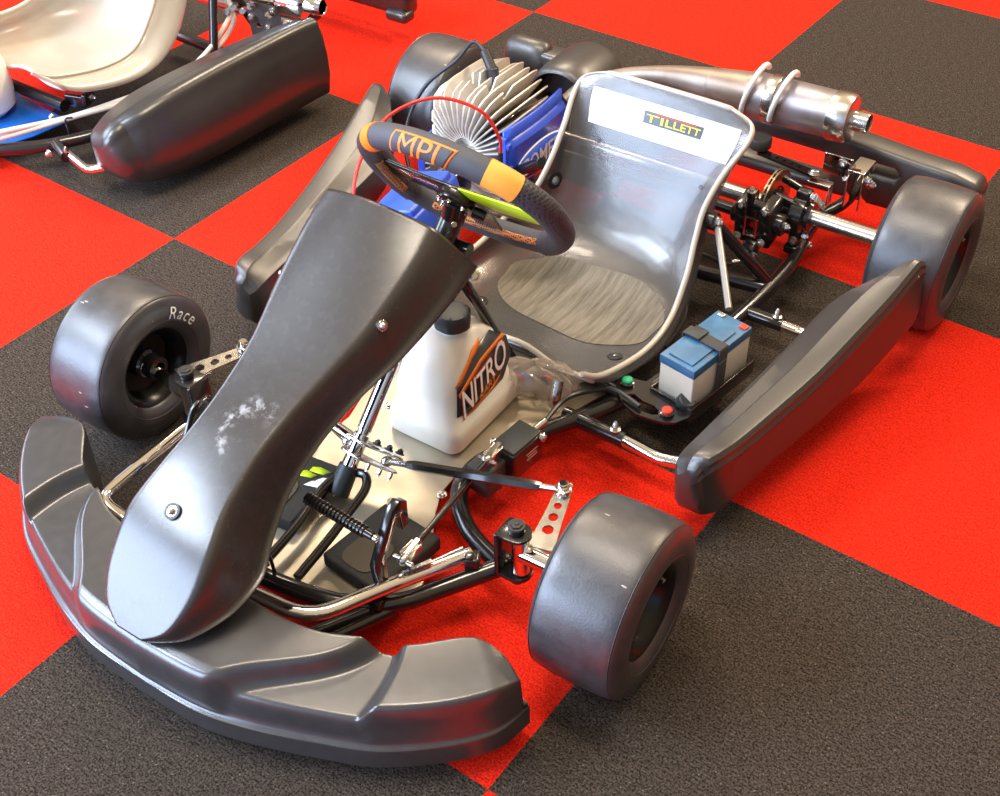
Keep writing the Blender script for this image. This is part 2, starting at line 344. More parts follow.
    def build(s, name, mats, parent=None, mods=(), angle=38, label=None):
        me = bpy.data.meshes.new(name); me.from_pydata(s.v, [], s.f)
        if not isinstance(mats, (list, tuple)): mats = [mats]
        for m in mats: me.materials.append(m)
        me.polygons.foreach_set('material_index', s.mi)
        bm = bmesh.new(); bm.from_mesh(me); bmesh.ops.recalc_face_normals(bm, faces=bm.faces[:])
        for f in bm.faces: f.smooth = True
        for e in bm.edges:
            if len(e.link_faces) == 2 and e.calc_face_angle(0) > math.radians(angle): e.smooth = False
        bm.to_mesh(me); bm.free(); me.update()
        o = bpy.data.objects.new(name, me); C.objects.link(o)
        if parent: o.parent = parent
        if label: o['label'] = label
        for kind, kw in mods:
            md = o.modifiers.new(kind.lower(), kind)
            for k, v in kw.items(): setattr(md, k, v)
        return o

def thing(name, label, cat, loc=(0, 0, 0), rz=0, group=None):
    o = bpy.data.objects.new(name, None); C.objects.link(o); o.empty_display_size = .05
    o.location = loc; o.rotation_euler = (0, 0, rz); o['label'] = label; o['category'] = cat
    if group: o['group'] = group
    return o

def cr(P, t):
    """Catmull-Rom through list of tuples, t in [0, len-1]"""
    n = len(P); i = min(int(t), n - 2); u = t - i
    g = lambda k: P[max(0, min(n - 1, k))]
    r = []
    for a, b, c, d in zip(g(i - 1), g(i), g(i + 1), g(i + 2)):
        r.append(.5 * ((2 * b) + (-a + c) * u + (2 * a - 5 * b + 4 * c - d) * u * u + (-a + 3 * b - 3 * c + d) * u ** 3))
    return r
def spline(P, n, loop=False):
    if loop:
        Q = P[-1:] + P + P[:2]; out = []
        for i in range(n):
            t = 1 + len(P) * i / n; out.append(V(cr(Q, t)))
        return out
    return [V(cr(P, (len(P) - 1) * i / (n - 1))) for i in range(n)]
def sm(a, b, x):
    t = max(0, min(1, (x - a) / (b - a))); return t * t * (3 - 2 * t)
def circle2(cx, cy, r, n=14): return [(cx + r * math.cos(2 * PI * k / n), cy + r * math.sin(2 * PI * k / n)) for k in range(n)]

def text_obj(name, body, mapper, material, parent, size=1., width=None, shear=0., offset=0., cut=12, thick=0., align='CENTER', spacing=1.):
    """text turned to mesh; local coords centred, width normalised to `width`, mapped by mapper(u,v)->Vector"""
    cu = bpy.data.curves.new(name, 'FONT'); cu.body = body; cu.size = size; cu.align_x = 'CENTER'; cu.align_y = 'CENTER'
    cu.shear = shear; cu.offset = offset; cu.resolution_u = 3; cu.space_character = spacing
    to = bpy.data.objects.new(name + '_tmp', cu); C.objects.link(to)
    dg = bpy.context.evaluated_depsgraph_get(); me = bpy.data.meshes.new_from_object(to.evaluated_get(dg))
    bpy.data.objects.remove(to); bpy.data.curves.remove(cu)
    bm = bmesh.new(); bm.from_mesh(me)
    xs = [v.co.x for v in bm.verts]; ys = [v.co.y for v in bm.verts]
    x0, x1, y0, y1 = min(xs), max(xs), min(ys), max(ys)
    sc = (width / (x1 - x0)) if width else 1.
    for v in bm.verts: v.co.x = (v.co.x - (x0 + x1) / 2) * sc; v.co.y = (v.co.y - (y0 + y1) / 2) * sc; v.co.z = 0
    bmesh.ops.remove_doubles(bm, verts=bm.verts[:], dist=1e-6)
    W = (x1 - x0) * sc; H = (y1 - y0) * sc
    for k in range(1, cut):
        bmesh.ops.bisect_plane(bm, geom=bm.verts[:] + bm.edges[:] + bm.faces[:], plane_co=(-W / 2 + W * k / cut, 0, 0), plane_no=(1, 0, 0))
    for k in range(1, 4):
        bmesh.ops.bisect_plane(bm, geom=bm.verts[:] + bm.edges[:] + bm.faces[:], plane_co=(0, -H / 2 + H * k / 4, 0), plane_no=(0, 1, 0))
    for v in bm.verts: v.co = mapper(v.co.x, v.co.y)
    bmesh.ops.recalc_face_normals(bm, faces=bm.faces[:])
    bm.to_mesh(me); bm.free()
    me.materials.clear(); me.materials.append(material); me.name = name
    o = bpy.data.objects.new(name, me); C.objects.link(o); o.parent = parent
    return o
# ------------------------------------------------------------------ setting
floor = MB().add([(-5, -4, 0), (5, -4, 0), (5, 6, 0), (-5, 6, 0)], [(0, 1, 2, 3)]).build('floor', M['carpet'])
floor['kind'] = 'structure'

XC = -.0225
def mirx(p): return (2 * XC - p[0], p[1], p[2])
def mirs(P): return [mirx(p) for p in P]

# ================================================================== main kart
kart = thing('go_kart', 'complete racing go-kart with clear seat, black front bumper and finned engine, standing on the checkered carpet in the foreground', 'go-kart', (.820, -.035, 0), math.radians(2.0))
kart['label'] = 'black racing go-kart in the foreground with clear seat and white fuel tank'

# ---- wheels
def wheel(name, c, yaw, R, w, outer, parent, rim_r=.068, hub_out=False):
    """outer = +1 / -1: side of the car"""
    ax = V((math.cos(yaw), math.sin(yaw), 0)) * outer
    c = V(c); h = w / 2
    rim = MB()
    rr = rim_r
    # barrel with flanges both sides, web near the outer third
    rim.lathe([(rr + .004, -h * .84), (rr + .006, -h * .80), (rr + .001, -h * .76), (rr - .006, -h * .6), (rr - .012, -h * .2), (rr - .012, h * .3),
               (rr - .006, h * .62), (rr + .001, h * .78), (rr + .006, h * .82), (rr + .004, h * .86), (rr - .001, h * .82), (rr - .009, h * .62), (rr - .015, h * .3),
               (rr - .017, h * .0), (.045, -h * .10), (.030, -h * .08), (.026, h * .02), (.0, h * .02)], c, ax, 48)
    rim.lathe([(rr + .004, -h * .84), (rr - .001, -h * .80), (rr - .009, -h * .6), (rr - .015, -h * .35), (.03, -h * .25), (.0, -h * .25)], c, ax, 48)
    r_o = rim.build(name, M['rim_black'], parent)
    t = MB()
    prof = [(rr + .002, -h * .78), (rr + .007, -h * .88), (rr + .016, -h * .97), (R * .72, -h * 1.02), (R * .84, -h * .99), (R * .925, -h * .92), (R * .965, -h * .84), (R * .985, -h * .70),
            (R * .995, -h * .45), (R, 0), (R * .995, h * .45), (R * .985, h * .70), (R * .965, h * .84), (R * .925, h * .92), (R * .84, h * .99), (R * .72, h * 1.02), (rr + .016, h * .97), (rr + .007, h * .88), (rr + .002, h * .78)]
    fine = spline(prof, 64) ; fine = [tuple(q)[:2] for q in [V((a[0], a[1], 0)) for a in [cr([(x, y) for x, y in prof], (len(prof) - 1) * i / 63) for i in range(64)]]]
    t.lathe(fine, c, ax, 72)
    # mould seam rings on the shoulder and a raised sidewall ring
    for s in (-1, 1):
        t.lathe([(R * .966, s * h * .835), (R * .972, s * h * .85), (R * .955, s * h * .865)], c, ax, 72)
        t.lathe([(rr + .020, s * h * .985), (rr + .022, s * h * 1.012), (rr + .024, s * h * .99)], c, ax, 72)
    t.build('tyre', M['rubber'], r_o, angle=50)
    vx, vy, _ = frame(ax)
    vd = vx * .7 + vy * .7
    MB().cyl(c + vd * (rr - .014) + ax * h * .55, c + vd * (rr - .022) + ax * h * .85, .004, 10).build('valve', M['steel'], r_o)
    return r_o

RF, WF, RR_, WR = .1345, .142, .136, .140
w_fr = wheel('front_wheel', (.477, -1.0195, RF), math.radians(2), RF, WF, 1, kart)
w_fl = wheel('front_wheel', (-.478, -1.021, RF), math.radians(2), RF, .134, -1, kart)
w_rr = wheel('rear_wheel', (.543, 0, RR_), 0, RR_, WR, 1, kart)
w_rl = wheel('rear_wheel', (-.560, 0, RR_), 0, RR_, WR, -1, kart)
w_fr['label'] = 'front wheel with bare slick tyre, driver left side, nearest the camera'
w_fl['label'] = 'front wheel beyond the front panel, inner face showing'
w_rr['label'] = 'rear wheel next to the brake disc'
w_rl['label'] = 'rear wheel half hidden behind the engine'

# hand-written word on the tyre of the far front wheel (inner sidewall)
def sidewall(u, v, c=V((-.478, -1.021, RF)), yaw=math.radians(2), r0=.103, a0=.80, off=.134 / 2 * 1.045):
    ax = V((math.cos(yaw), math.sin(yaw), 0)); r = r0 + v; a = a0 - u / r0
    y = V((-ax.y, ax.x, 0))
    return c + ax * (off - .0025 * abs(v) / .012) + y * (r * math.cos(a)) + V((0, 0, 1)) * (r * math.sin(a))
text_obj('tyre_lettering', 'Race', sidewall, M['ink_white'], w_fl, width=.066, spacing=1.15)

# ---- chassis tubes (one welded frame)
Z6 = .062
fr = MB()
railR = [(.30, -1.02, .075), (.262, -1.008, .068), (.195, -.977, Z6), (.140, -.925, Z6), (.124, -.863, Z6), (.142, -.80, Z6), (.167, -.735, Z6), (.205, -.665, Z6), (.243, -.59, Z6), (.272, -.506, Z6),
         (.309, -.247, Z6), (.316, -.064, Z6), (.303, .03, .07), (.300, .10, .075)]
fr.tube(spline(railR, 60), .0145, 14); fr.tube(spline(mirs(railR), 60), .0145, 14)
cross = [(.285, -1.02, .072), (.229, -1.098, Z6), (.190, -1.155, Z6), (.120, -1.20, Z6), (.011, -1.222, Z6)]
fr.tube(spline(cross + [mirx(p) for p in reversed(cross)], 60), .0145, 14)
fr.tube([(.178, -.67, Z6), (.296, -.672, Z6)], .0135, 14); fr.tube(mirs([(.18, -.67, Z6), (.296, -.672, Z6)]), .0135, 14)
fr.tube([(.300, -.247, Z6), (.385, -.247, Z6)], .0135, 14); fr.tube(mirs([(.300, -.247, Z6), (.385, -.247, Z6)]), .0135, 14)
fr.tube([(.245, -.575, Z6), (.12, -.545, .05), (2 * XC - .12, -.545, .05), (2 * XC - .245, -.575, Z6)], .0135, 14, fillet=.05)
fr.tube([(.312, -.16, Z6), (.16, -.185, Z6), (2 * XC - .16, -.185, Z6), (2 * XC - .312, -.16, Z6)], .0145, 14, fillet=.05)
fr.tube([(.302, .05, Z6), (2 * XC - .302, .05, Z6)], .013, 14)
fr.tube([(.125, -1.285, .045), (.192, -1.158, .055)], .011, 12); fr.tube(mirs([(.125, -1.285, .045), (.192, -1.158, .055)]), .011, 12)
fr.tube([(.105, -1.292, .06), (.178, -1.165, .062)], .008, 12)
# column support loop in front of the pedals
loop = [(-.022, -1.195, .066), (-.028, -1.12, .070), (-.042, -1.045, .075), (-.03, -1.005, .082), (.0, -.99, .086), (.020, -1.01, .082), (.026, -1.06, .075), (.033, -1.12, .070), (.040, -1.20, .066)]
fr.tube(spline(loop, 50), .0075, 12)
frame_o = fr.build('chassis_frame', M['black'], kart)

# ---- floor tray
tr = MB()
half = [(.0, -1.225), (.12, -1.205), (.19, -1.15), (.19, -1.09), (.165, -1.03), (.125, -.975), (.100, -.92), (.096, -.86), (.112, -.80), (.142, -.72), (.175, -.64), (.20, -.56), (.19, -.53)]
half = [(p[0] - XC if False else p[0], p[1]) for p in half]
outl = half + [(2 * XC - p[0], p[1]) for p in reversed(half[1:])]
tr.prism(outl, .003, (0, 0, .040), (1, 0, 0), (0, 1, 0))
tray = tr.build('floor_tray', M['tray'], kart)
for i, p in enumerate([(.105, -.925, .042), (.17, -1.10, .042), (.06, -1.19, .042), (-.10, -.80, .042)]):
    MB().hexbolt(p, (0, 0, 1), .006, .005).build('tray_bolt', M['steel'], tray)

# ---- yokes, kingpins, spindles
def corner(s, wc, arm_holes=True):
    m = (lambda p: p) if s > 0 else (lambda p: (mirx(p)[0] + .030, p[1] - .012, p[2]))
    y = MB()
    out = [(-.022, -.020), (-.005, -.022)] + [(.006 + .021 * math.cos(t), .021 * math.sin(t)) for t in [-1.3 + 2.6 * k / 9 for k in range(10)]] + [(-.005, .022), (-.022, .020)]
    for z in (.165, .082):
        o = V(m((.312, -1.02, z))); y.prism(out, .006, o, (s, 0, 0), (0, 1, 0) if s > 0 else (0, -1, 0), bev=.0015)
    y.box(m((.292, -1.02, .1235)), (.007, .044, .085), bev=.002)
    y.cyl(m((.315, -1.02, .168)), m((.315, -1.02, .180)), .0125, 18); y.cyl(m((.315, -1.02, .062)), m((.315, -1.02, .080)), .011, 18)
    yo = y.build('steering_yoke', M['black'], kart)
    MB().hexbolt(m((.315, -1.02, .180)), (0, 0, 1), .009, .004).build('kingpin_bolt', M['black_matte'], yo)
    MB().hexbolt(m((.315, -1.02, .062)), (0, 0, -1), .006, .006).build('kingpin_nut', M['steel'], yo)
    sp = MB()
    sp.cyl(m((.322, -1.02, .088)), m((.322, -1.02, .160)), .0135, 20)
    a = V(m((.322, -1.02, .128))); b = V(wc)
    d = (b - a)
    sp.cyl(a, a + d * .42, .0145, 20); sp.cyl(a + d * .40, a + d * .88, .0105, 20)
    sp.hexbolt(b + d.normalized() * (-.012), -d, .014, .010)
    spo = sp.build('spindle', M['chrome'], kart)
    ar = MB()
    A = V(m((.345, -.995, .142))); B = V(m((.322 if s > 0 else .296, -.905, .150)))
    ux = (B - A).normalized(); uy = V((s, .25, 0)); L = (B - A).length
    hol = [circle2(L * .22, 0, .0085), circle2(L * .48, 0, .0075), circle2(L * .72, 0, .006)]
    ar.prism([(-.015, -.020), (L * .5, -.015), (L + .008, -.012), (L + .016, 0), (L + .008, .012), (L * .5, .015), (-.015, .020)], .005, A, ux, uy, holes=hol)
    ar.build('steering_arm', M['steel'], spo)
    j = MB(); j.ball(B + V((0, 0, .010)), .0105, 16); j.cyl(B + V((0, 0, -.004)), B + V((0, 0, .020)), .006, 14); j.lathe([(.007, 0), (.0125, .002), (.0125, .008), (.007, .010), (.007, 0)], B + V((0, 0, .005)), (0, 0, 1), 20)
    j.cyl(B + V((0, 0, .018)), B + V((0, 0, .024)), .0075, 16)
    j.build('rod_end', M['chrome'], spo)
    return B
BR = corner(1, (.4865 - .03, -1.0195, RF)); BL = corner(-1, (-.448, -1.021, RF))
# hub seen inside the far front wheel
hb = MB(); hb.lathe([(.012, 0), (.026, .001), (.026, .018), (.021, .022), (.021, .045), (.012, .046)], (-.462, -1.021, RF), (1, .05, 0), 28)
ho = hb.build('wheel_hub', M['black'], w_fl)
for k in range(6):
    a = 2 * PI * k / 6; MB().hexbolt((-.440, -1.021 + .017 * math.cos(a), RF + .017 * math.sin(a)), (1, 0, 0), .003, .003, False).build('hub_bolt', M['steel'], w_fl)

# ---- steering column, wheel, tie rods
cb = V((-.028, -1.02, .062)); ct = V((-.004, -.712, .425)); cd = (ct - cb).normalized()
col = MB(); col.cyl(cb + cd * .03, ct, .0095, 20)
col.lathe([(.0095, 0), (.013, .001), (.013, .07), (.0095, .071)], cb + cd * .028, cd, 20)
col.lathe([(.0095, 0), (.0120, .001), (.0120, .12), (.0095, .121)], cb + cd * .105, cd, 20)
colo = col.build('steering_column', M['chrome'], kart)
MB().lathe([(.010, 0), (.0175, .0), (.0185, .004), (.0165, .05), (.0105, .052)], cb - cd * .008, cd, 24).build('column_bush', M['cap'], colo)
# pitman plates: two stacked triangular plates on the column
P0 = cb + cd * .064
px_, py_, _ = frame(cd)
for dz in (0, .024):
    pm = MB(); o = P0 + cd * dz
    ux = V((1, 0, 0)) - cd * cd.x; ux.normalize(); uy = cd.cross(ux)
    sg = 1 if uy.y > 0 else -1
    pm.prism([(-.020, -.012 * sg), (-.008, -.020 * sg), (.03, -.016 * sg), (.072, .012 * sg), (.074, .022 * sg), (.066, .028 * sg), (-.02, .014 * sg), (-.026, 0)], .0035, o, ux, uy * 1, bev=.0008)
    po = pm.build('steering_plate', M['steel'], colo)
for k, (a, b_) in enumerate([(.032, .0), (.052, .006), (.066, .018)]):
    q = P0 + cd * .030 + ux * a + uy * b_ * sg
    MB().hexbolt(q, cd, .0055, .006, True).build('plate_bolt', M['black_matte'] if k < 3 else M['steel'], colo)
    MB().hexbolt(P0 - cd * .002 + ux * a + uy * b_ * sg, -cd, .004, .010, False).build('plate_bolt', M['steel'], colo)
TR = P0 + cd * .012 + ux * .055 + uy * .010 * sg
def tie(a, b, nm='tie_rod'):
    a = V(a); b = V(b); d = (b - a).normalized(); L = (b - a).length
    t = MB(); t.tube([a + d * .035, a + d * .05, b - d * .05, b - d * .035], [.006, .0085, .0085, .006], 6)
    to = t.build(nm, M['black'], kart)
    e = MB(); e.cyl(a, a + d * .045, .0055, 12); e.ball(a, .010, 14, (1, 1, .8)); e.build('rod_end', M['steel'], to)
    e = MB(); e.cyl(b, b - d * .045, .0055, 12); e.build('rod_end', M['steel'], to)
tie(TR, BR + V((0, 0, .008)))
tie(P0 + cd * .012 - ux * .02, BL + V((0, 0, .008)))
# brushed chrome stub beside column (left tie clamp)
cl = MB(); cl.cyl(P0 + cd * .02 - ux * .012, P0 + cd * .02 - ux * .085 + V((0, 0, .01)), .0095, 16)
cl.build('column_clamp', M['chrome'], colo)
# column upper support: black tubes from the frame up to the column top
us = MB()
us.tube([(.034, -.600, .050), (.033, -.640, .125), (.032, -.700, .245), (.028, -.738, .320), (.010, -.735, .375)], .0098, 14, fillet=.04)
us.tube([(-.085, -.600, .050), (-.080, -.640, .125), (-.076, -.700, .245), (-.052, -.738, .320), (-.028, -.735, .375)], .0098, 14, fillet=.04)
us.tube([(.03, -.722, .372), (-.045, -.722, .372)], .012, 14)
uso = us.build('column_support', M['black'], kart); MB().hexbolt((.046, -.735, .338), (.6, -.5, .6), .008, .007).build('support_bolt', M['steel'], uso)

# steering wheel
WC = V((0, -.70, .46)); wa = math.radians(36); wn = V((0, math.cos(wa), math.sin(wa))); wb = V((0, -wn.z, wn.y)); wx = V((1, 0, 0))
def W2(a, b, h=0): return WC + wx * a + wb * b + wn * h
path2 = [(-.092, .128), (-.055, .148), (0, .160), (.070, .152), (.130, .126), (.172, .075), (.182, .015), (.165, -.055), (.112, -.115), (.020, -.138), (-.065, -.134), (-.118, -.110), (-.146, -.055), (-.147, .020), (-.130, .085)]
rimpts = spline([tuple(W2(a, b)) for a, b in path2], 120, loop=True)
def arc_of(i0, i1):  # indices on path2 -> tube part
    n = len(path2); a = int(i0 * 120 / n); b = int(i1 * 120 / n)
    return [rimpts[k % 120] for k in range(a, b + 1)]
swc = MB()
ro = MB().tube(arc_of(.25, 3.75), .0205, 20, cap=True).build('steering_wheel', M['suede'], kart)
MB().tube(arc_of(3.7, 4.45), .0215, 20).build('rim_band', M['amber'], ro, label='amber band on the rim')
MB().tube(arc_of(-.45, .3), .0215, 20).build('rim_band', M['orange'], ro, label='orange band on the rim')
MB().tube(arc_of(4.4, 7.9), .0205, 20).build('rim_grip', M['grip'], ro)
MB().tube(arc_of(7.85, 11.6), .0175, 20).build('rim_bottom', M['suede'], ro)
MB().tube(arc_of(11.5, 14.6), .0205, 20).build('rim_grip', M['grip'], ro)
# orange mesh inlays on the rim: thin half shells
def inlay(i0, i1, ang0, ang1, name):
    P = arc_of(i0, i1); m = MB(); R = []
    for i, p in enumerate(P):
        t = (P[min(i + 1, len(P) - 1)] - P[max(i - 1, 0)]).normalized(); inward = t.cross(wn).normalized()
        if inward.dot(WC - p) < 0: inward = -inward
        R.append([p + (inward * math.cos(a) + wn * math.sin(a)) * (.0182 if name and i0 < 10 else .0212) for a in [ang0 + (ang1 - ang0) * k / 6 for k in range(7)]])
    m.rings(R, closed_ring=False, cap=False); m.build(name, M['mesh_orange'], ro, mods=[('SOLIDIFY', dict(thickness=.0012))])
inlay(11.9, 13.4, -1.0, -.35, 'mesh_inlay'); inlay(8.1, 10.8, -.75, -.15, 'mesh_inlay')
# spokes plate
sk = MB()
def poly_plate(pts, thick, h): sk.prism(pts, thick, W2(0, 0, h), wx, wb, bev=.001)
poly_plate([(-.035, .03), (-.155, .045), (-.172, .030), (-.172, -.005), (-.060, -.03), (-.03, -.06), (-.02, -.128), (.03, -.130), (.04, -.06), (.07, -.03), (.178, -.012), (.180, .03), (.155, .045), (.035, .03)], .004, -.004)
so = sk.build('spoke_plate', M['black'], ro)
MB().prism([(.02, .042), (.10, .050), (.160, .052), (.172, .035), (.165, .010), (.08, -.002), (.03, .010)], .003, W2(0, 0, -.009), wx, wb, bev=.0008).build('display_plate', M['lime'], ro, label='lime yellow plate')
hub = MB(); hub.lathe([(.0, 0), (.030, 0), (.032, .004), (.030, .016), (.018, .020), (.0, .020)], W2(0, 0, -.006), -wn, 28)
hubd = (ct - cb).normalized()
hub.cyl(W2(0, 0, -.02), ct - hubd * .02, .016, 20)
hub.cyl(ct - hubd * .072, ct + hubd * .012, .0200, 24)
hub.cyl(W2(.03, -.012, -.02), W2(.05, -.02, -.02), .009, 12)
hbo = hub.build('steering_hub', M['black'], ro)
for k in range(3):
    s0 = ct - hubd * (.05 - .017 * k); 
    nrm = V((.75, -.55, .36)); nrm = (nrm - hubd * nrm.dot(hubd)).normalized()
    MB().cyl(s0 + nrm * .0180, s0 + nrm * .0208, .005 if k else .0045, 12).build('hub_screw', M['steel'] if k != 1 else M['decal_black'], ro)
for k in range(6):
    a = 2 * PI * k / 6 + .3
    MB().hexbolt(W2(.024 * math.cos(a), .024 * math.sin(a), -.024), -wn, .0035, .004, False).build('hub_bolt', M['steel'], ro)
# MPI print on the top bar, wrapped on the tube
def bar_map(u, v, c=.48, r=.0182):
    # u along the bar from -.06 to .06, v around
    i = 2.0 + u / .0765
    k = i * 120 / len(path2)
    pt = lambda q: rimpts[int(q) % 120].lerp(rimpts[(int(q) + 1) % 120], q - int(q))
    p = pt(k); t = (pt(k + 1.5) - pt(k - 1.5)).normalized()
    up = V((.0, -.45, .9)); up = (up - t * up.dot(t)).normalized(); fw = t.cross(up)
    if fw.y > 0: fw = -fw
    a = .22 + v / r
    # a = angle from forward-facing to up
    base = (fw * math.cos(.75) + up * math.sin(.75)); tan_ = (-fw * math.sin(.75) + up * math.cos(.75))
    an = v / r
    return p + (base * math.cos(an) + tan_ * math.sin(an)) * r
def patch(name, fn, u0, u1, v0, v1, nu, nv, material, parent, shear=0., cham=0.):
    def f(s, t):
        v = v0 + (v1 - v0) * t; u = u0 + (u1 - u0) * s + shear * v; return fn(u, v)
    return MB().grid(f, nu, nv).build(name, material, parent, mods=[('SOLIDIFY', dict(thickness=.0006))])
patch('rim_print', lambda u, v: bar_map(u + .013, v, r=.0212), -.058, .056, -.0195, .0190, 36, 12, M['orange'], ro, shear=.35)
patch('rim_print', lambda u, v: bar_map(u + .013, v, r=.0219), -.054, .052, -.0168, .0163, 36, 12, M['suede'], ro, shear=.35)
text_obj('rim_lettering', 'MPI', lambda u, v: bar_map(u + .0132, v * .98 + .0006, r=.0226), M['orange'], ro, width=.074, size=.03, shear=.15, offset=-.0003)
text_obj('rim_lettering', 'MPI', lambda u, v: bar_map(u + .012, v * .98, r=.0228), M['orange'], ro, width=.074, size=.03, shear=.15, offset=-.0003)

# ---- front panel (tall tapering nose panel)
NS = [(-.848, .506, .143, .108), (-.905, .474, .143, .090), (-1.00, .422, .126, .070), (-1.08, .382, .102, .060), (-1.15, .353, .089, .068), (-1.22, .328, .086, .082), (-1.29, .298, .097, .095),
      (-1.35, .262, .113, .092), (-1.40, .215, .108, .060), (-1.435, .176, .080, .022), (-1.452, .156, .030, .004)]
NXC = XC - .004
def nassau(s, t):
    k = s * (len(NS) - 1); y, z, w, d = cr(NS, k); e = .02
    y2, z2 = cr(NS, min(k + e, len(NS) - 1))[:2]; y1, z1 = cr(NS, max(k - e, 0))[:2]
    tv = V((0, y2 - y1, z2 - z1)).normalized(); n = V((0, tv.z, -tv.y)).normalized()   # inward (back/down)
    if n.z > 0: n = -n
    a = abs(t)
    # broad crown, step down, then a flat flared lip
    pk = 1 - sm(.0, 3., k); prof = (.10 + .5 * pk) * a * a + (.90 - .5 * pk) * (sm(.50, .84, a))
    if k > 6: pass
    X = math.sin(t * PI / 2 * .92) / math.sin(PI / 2 * .92)
    wob = d * prof
    return V((NXC - .018 * (1 - sm(0, 3.5, k)) - .007 * sm(2, 4, k) * (1 - sm(6, 8, k)), y, z)) + V((1, 0, 0)) * w * X + n * wob
pn = MB().grid(lambda i, j: nassau(j, i * 2 - 1), 49, 70)
pno = pn.build('front_panel', M['panel'], kart, mods=[('SOLIDIFY', dict(thickness=.004, offset=-1))], angle=60)
def on_panel(s, t, h=0):
    p = nassau(s, t); a = nassau(s + .01, t) - p; b = nassau(s, t + .01) - p; n = a.cross(b).normalized()
    if n.z < 0: n = -n
    return p + n * h, n
for s, t in ((.19, .60), (.17, -.72), (.66, -.02)):
    p, n = on_panel(s, t, .0005)
    b = MB(); b.cyl(p, p + n * .0035, .0085, 18); b.ball(p + n * .004, .006, 14); b.build('panel_screw', M['steel'], pno)
    if s > .5: MB().lathe([(.007, 0), (.012, 0), (.012, .003), (.007, .003)], p, n, 18).build('panel_washer', M['cap'], pno)
# hidden stay behind the panel holding it to the column and the front bar
st = MB(); st.tube([(NXC, -.745, .375), (NXC, -.86, .45), (NXC, -.905, .462)], .007, 10, fillet=.03); st.tube([(NXC - .10, -.905, .415), (NXC + .10, -.905, .415)], .007, 10)
st.tube([(NXC, -.905, .415), (NXC, -.905, .46)], .006, 10)
st.build('panel_stay', M['black'], kart)

# ---- front bumper
OUT = [(0, -1.463), (.10, -1.457), (.18, -1.438), (.27, -1.405), (.35, -1.369), (.42, -1.313), (.465, -1.258), (.478, -1.200)]
INN = [(0, -1.306), (.09, -1.310), (.145, -1.310), (.205, -1.300), (.265, -1.272), (.318, -1.250), (.385, -1.192), (.452, -1.196)]
def bump(u, v):
    """u -1..1 across, v 0 (inner bottom) .. 1 (outer bottom)"""
    au = abs(u); k = au * (len(OUT) - 1); sx = 1 if u >= 0 else -1
    ox, oy = cr(OUT, k); ix, iy = cr(INN, k)
    if k > 4.2:                       # wing block starts with a step on the inner edge
        iy += .0
    # plan parameter q (0 inner,1 outer) and height
    hump = 1 - sm(-.018, .018, (au * .48) - (.282 - .185 * sm(.0, 1., min(1, max(0, (v - .1) / .62)))))
    block = sm(-.012, .012, (au * .48) - (.348 - .085 * min(1, v / .65)))
    ztop = .118 + .030 * hump + .028 * block * (1 - .35 * sm(.85, 1., au))
    zl = .030
    ztop -= .060 * sm(.955, .972, au)
    if v < .12: q = .0; z = zl + (ztop - .012 - zl) * (v / .12)
    elif v < .16: t = (v - .12) / .04; q = .02 * t; z = ztop - .012 * (1 - t)
    elif v < .60: t = (v - .16) / .44; q = .02 + t * .80; z = ztop - .004 * t * t * (1 - .5 * hump)
    elif v < .72: t = (v - .60) / .12; q = .82 + (.09 + .045 * hump) * math.sin(t * PI / 2) ** .8; z = ztop - .004 - .030 * (1 - math.cos(t * PI / 2))
    elif v < .86: t = (v - .72) / .14; q = .91 + .045 * hump + (.037 - .045 * hump) * t * t; z = ztop - .034 - (ztop - .034 - .070) * t
    elif v < .91: t = (v - .86) / .05; q = .947 + .05 * math.sin(t * PI / 2) * sm(.2, .45, au) + .03 * t * (1 - sm(.2, .45, au)); z = .070 - .004 * t
    else: t = (v - .91) / .09; q = .997 - .0 * t; z = .066 - .036 * t; 
    if v >= .91: q = .997 if au > .2 else .977 + .02 * sm(0, .2, au)
    if hump > .01 and v >= .60: # upper lobe stays forward, below it the face tucks in
        pass
    x = ix + (ox - ix) * q; y = iy + (oy - iy) * q
    return V((XC + sx * x, y, z))
NU, NV = 321, 90
bp = MB().grid(lambda a, b: bump(a * 2 - 1, b), NU, NV)
# end caps + underside
bp.f.append(tuple(j * NU for j in range(NV))); bp.mi.append(0)
bp.f.append(tuple(j * NU + NU - 1 for j in range(NV))); bp.mi.append(0)
for i in range(NU - 1): bp.f.append((i, i + 1, (NV - 1) * NU + i + 1, (NV - 1) * NU + i)); bp.mi.append(0)
bpo = bp.build('front_bumper', M['fender'], kart, angle=50)

# chrome bumper bars
cbm = MB(); cbm.tube([(-.03, -1.285, .105), (.130, -1.270, .102), (.178, -1.172, .102), (.246, -1.040, .095)], .0115, 16, fillet=.045)
co = cbm.build('bumper_bar', M['chrome'], kart, label='bent chrome bar on the near side')
cbm = MB(); cbm.tube([(-.10, -1.295, .115), (-.288, -1.278, .115), (-.292, -1.08, .115), (-.285, -1.00, .100)], .0105, 16, fillet=.03)
cbm.build('bumper_bar', M['chrome'], kart, label='bent chrome bar on the far side')
c2 = MB(); c2.box((.252, -1.045, .085), (.022, .026, .034), Matrix.Rotation(.5, 3, 'Z'), .004)
c2o = c2.build('bar_clamp', M['black'], kart)
MB().hexbolt((.252, -1.052, .108), (.6, -.7, .35), .005, .006).build('clamp_bolt', M['steel'], c2o)

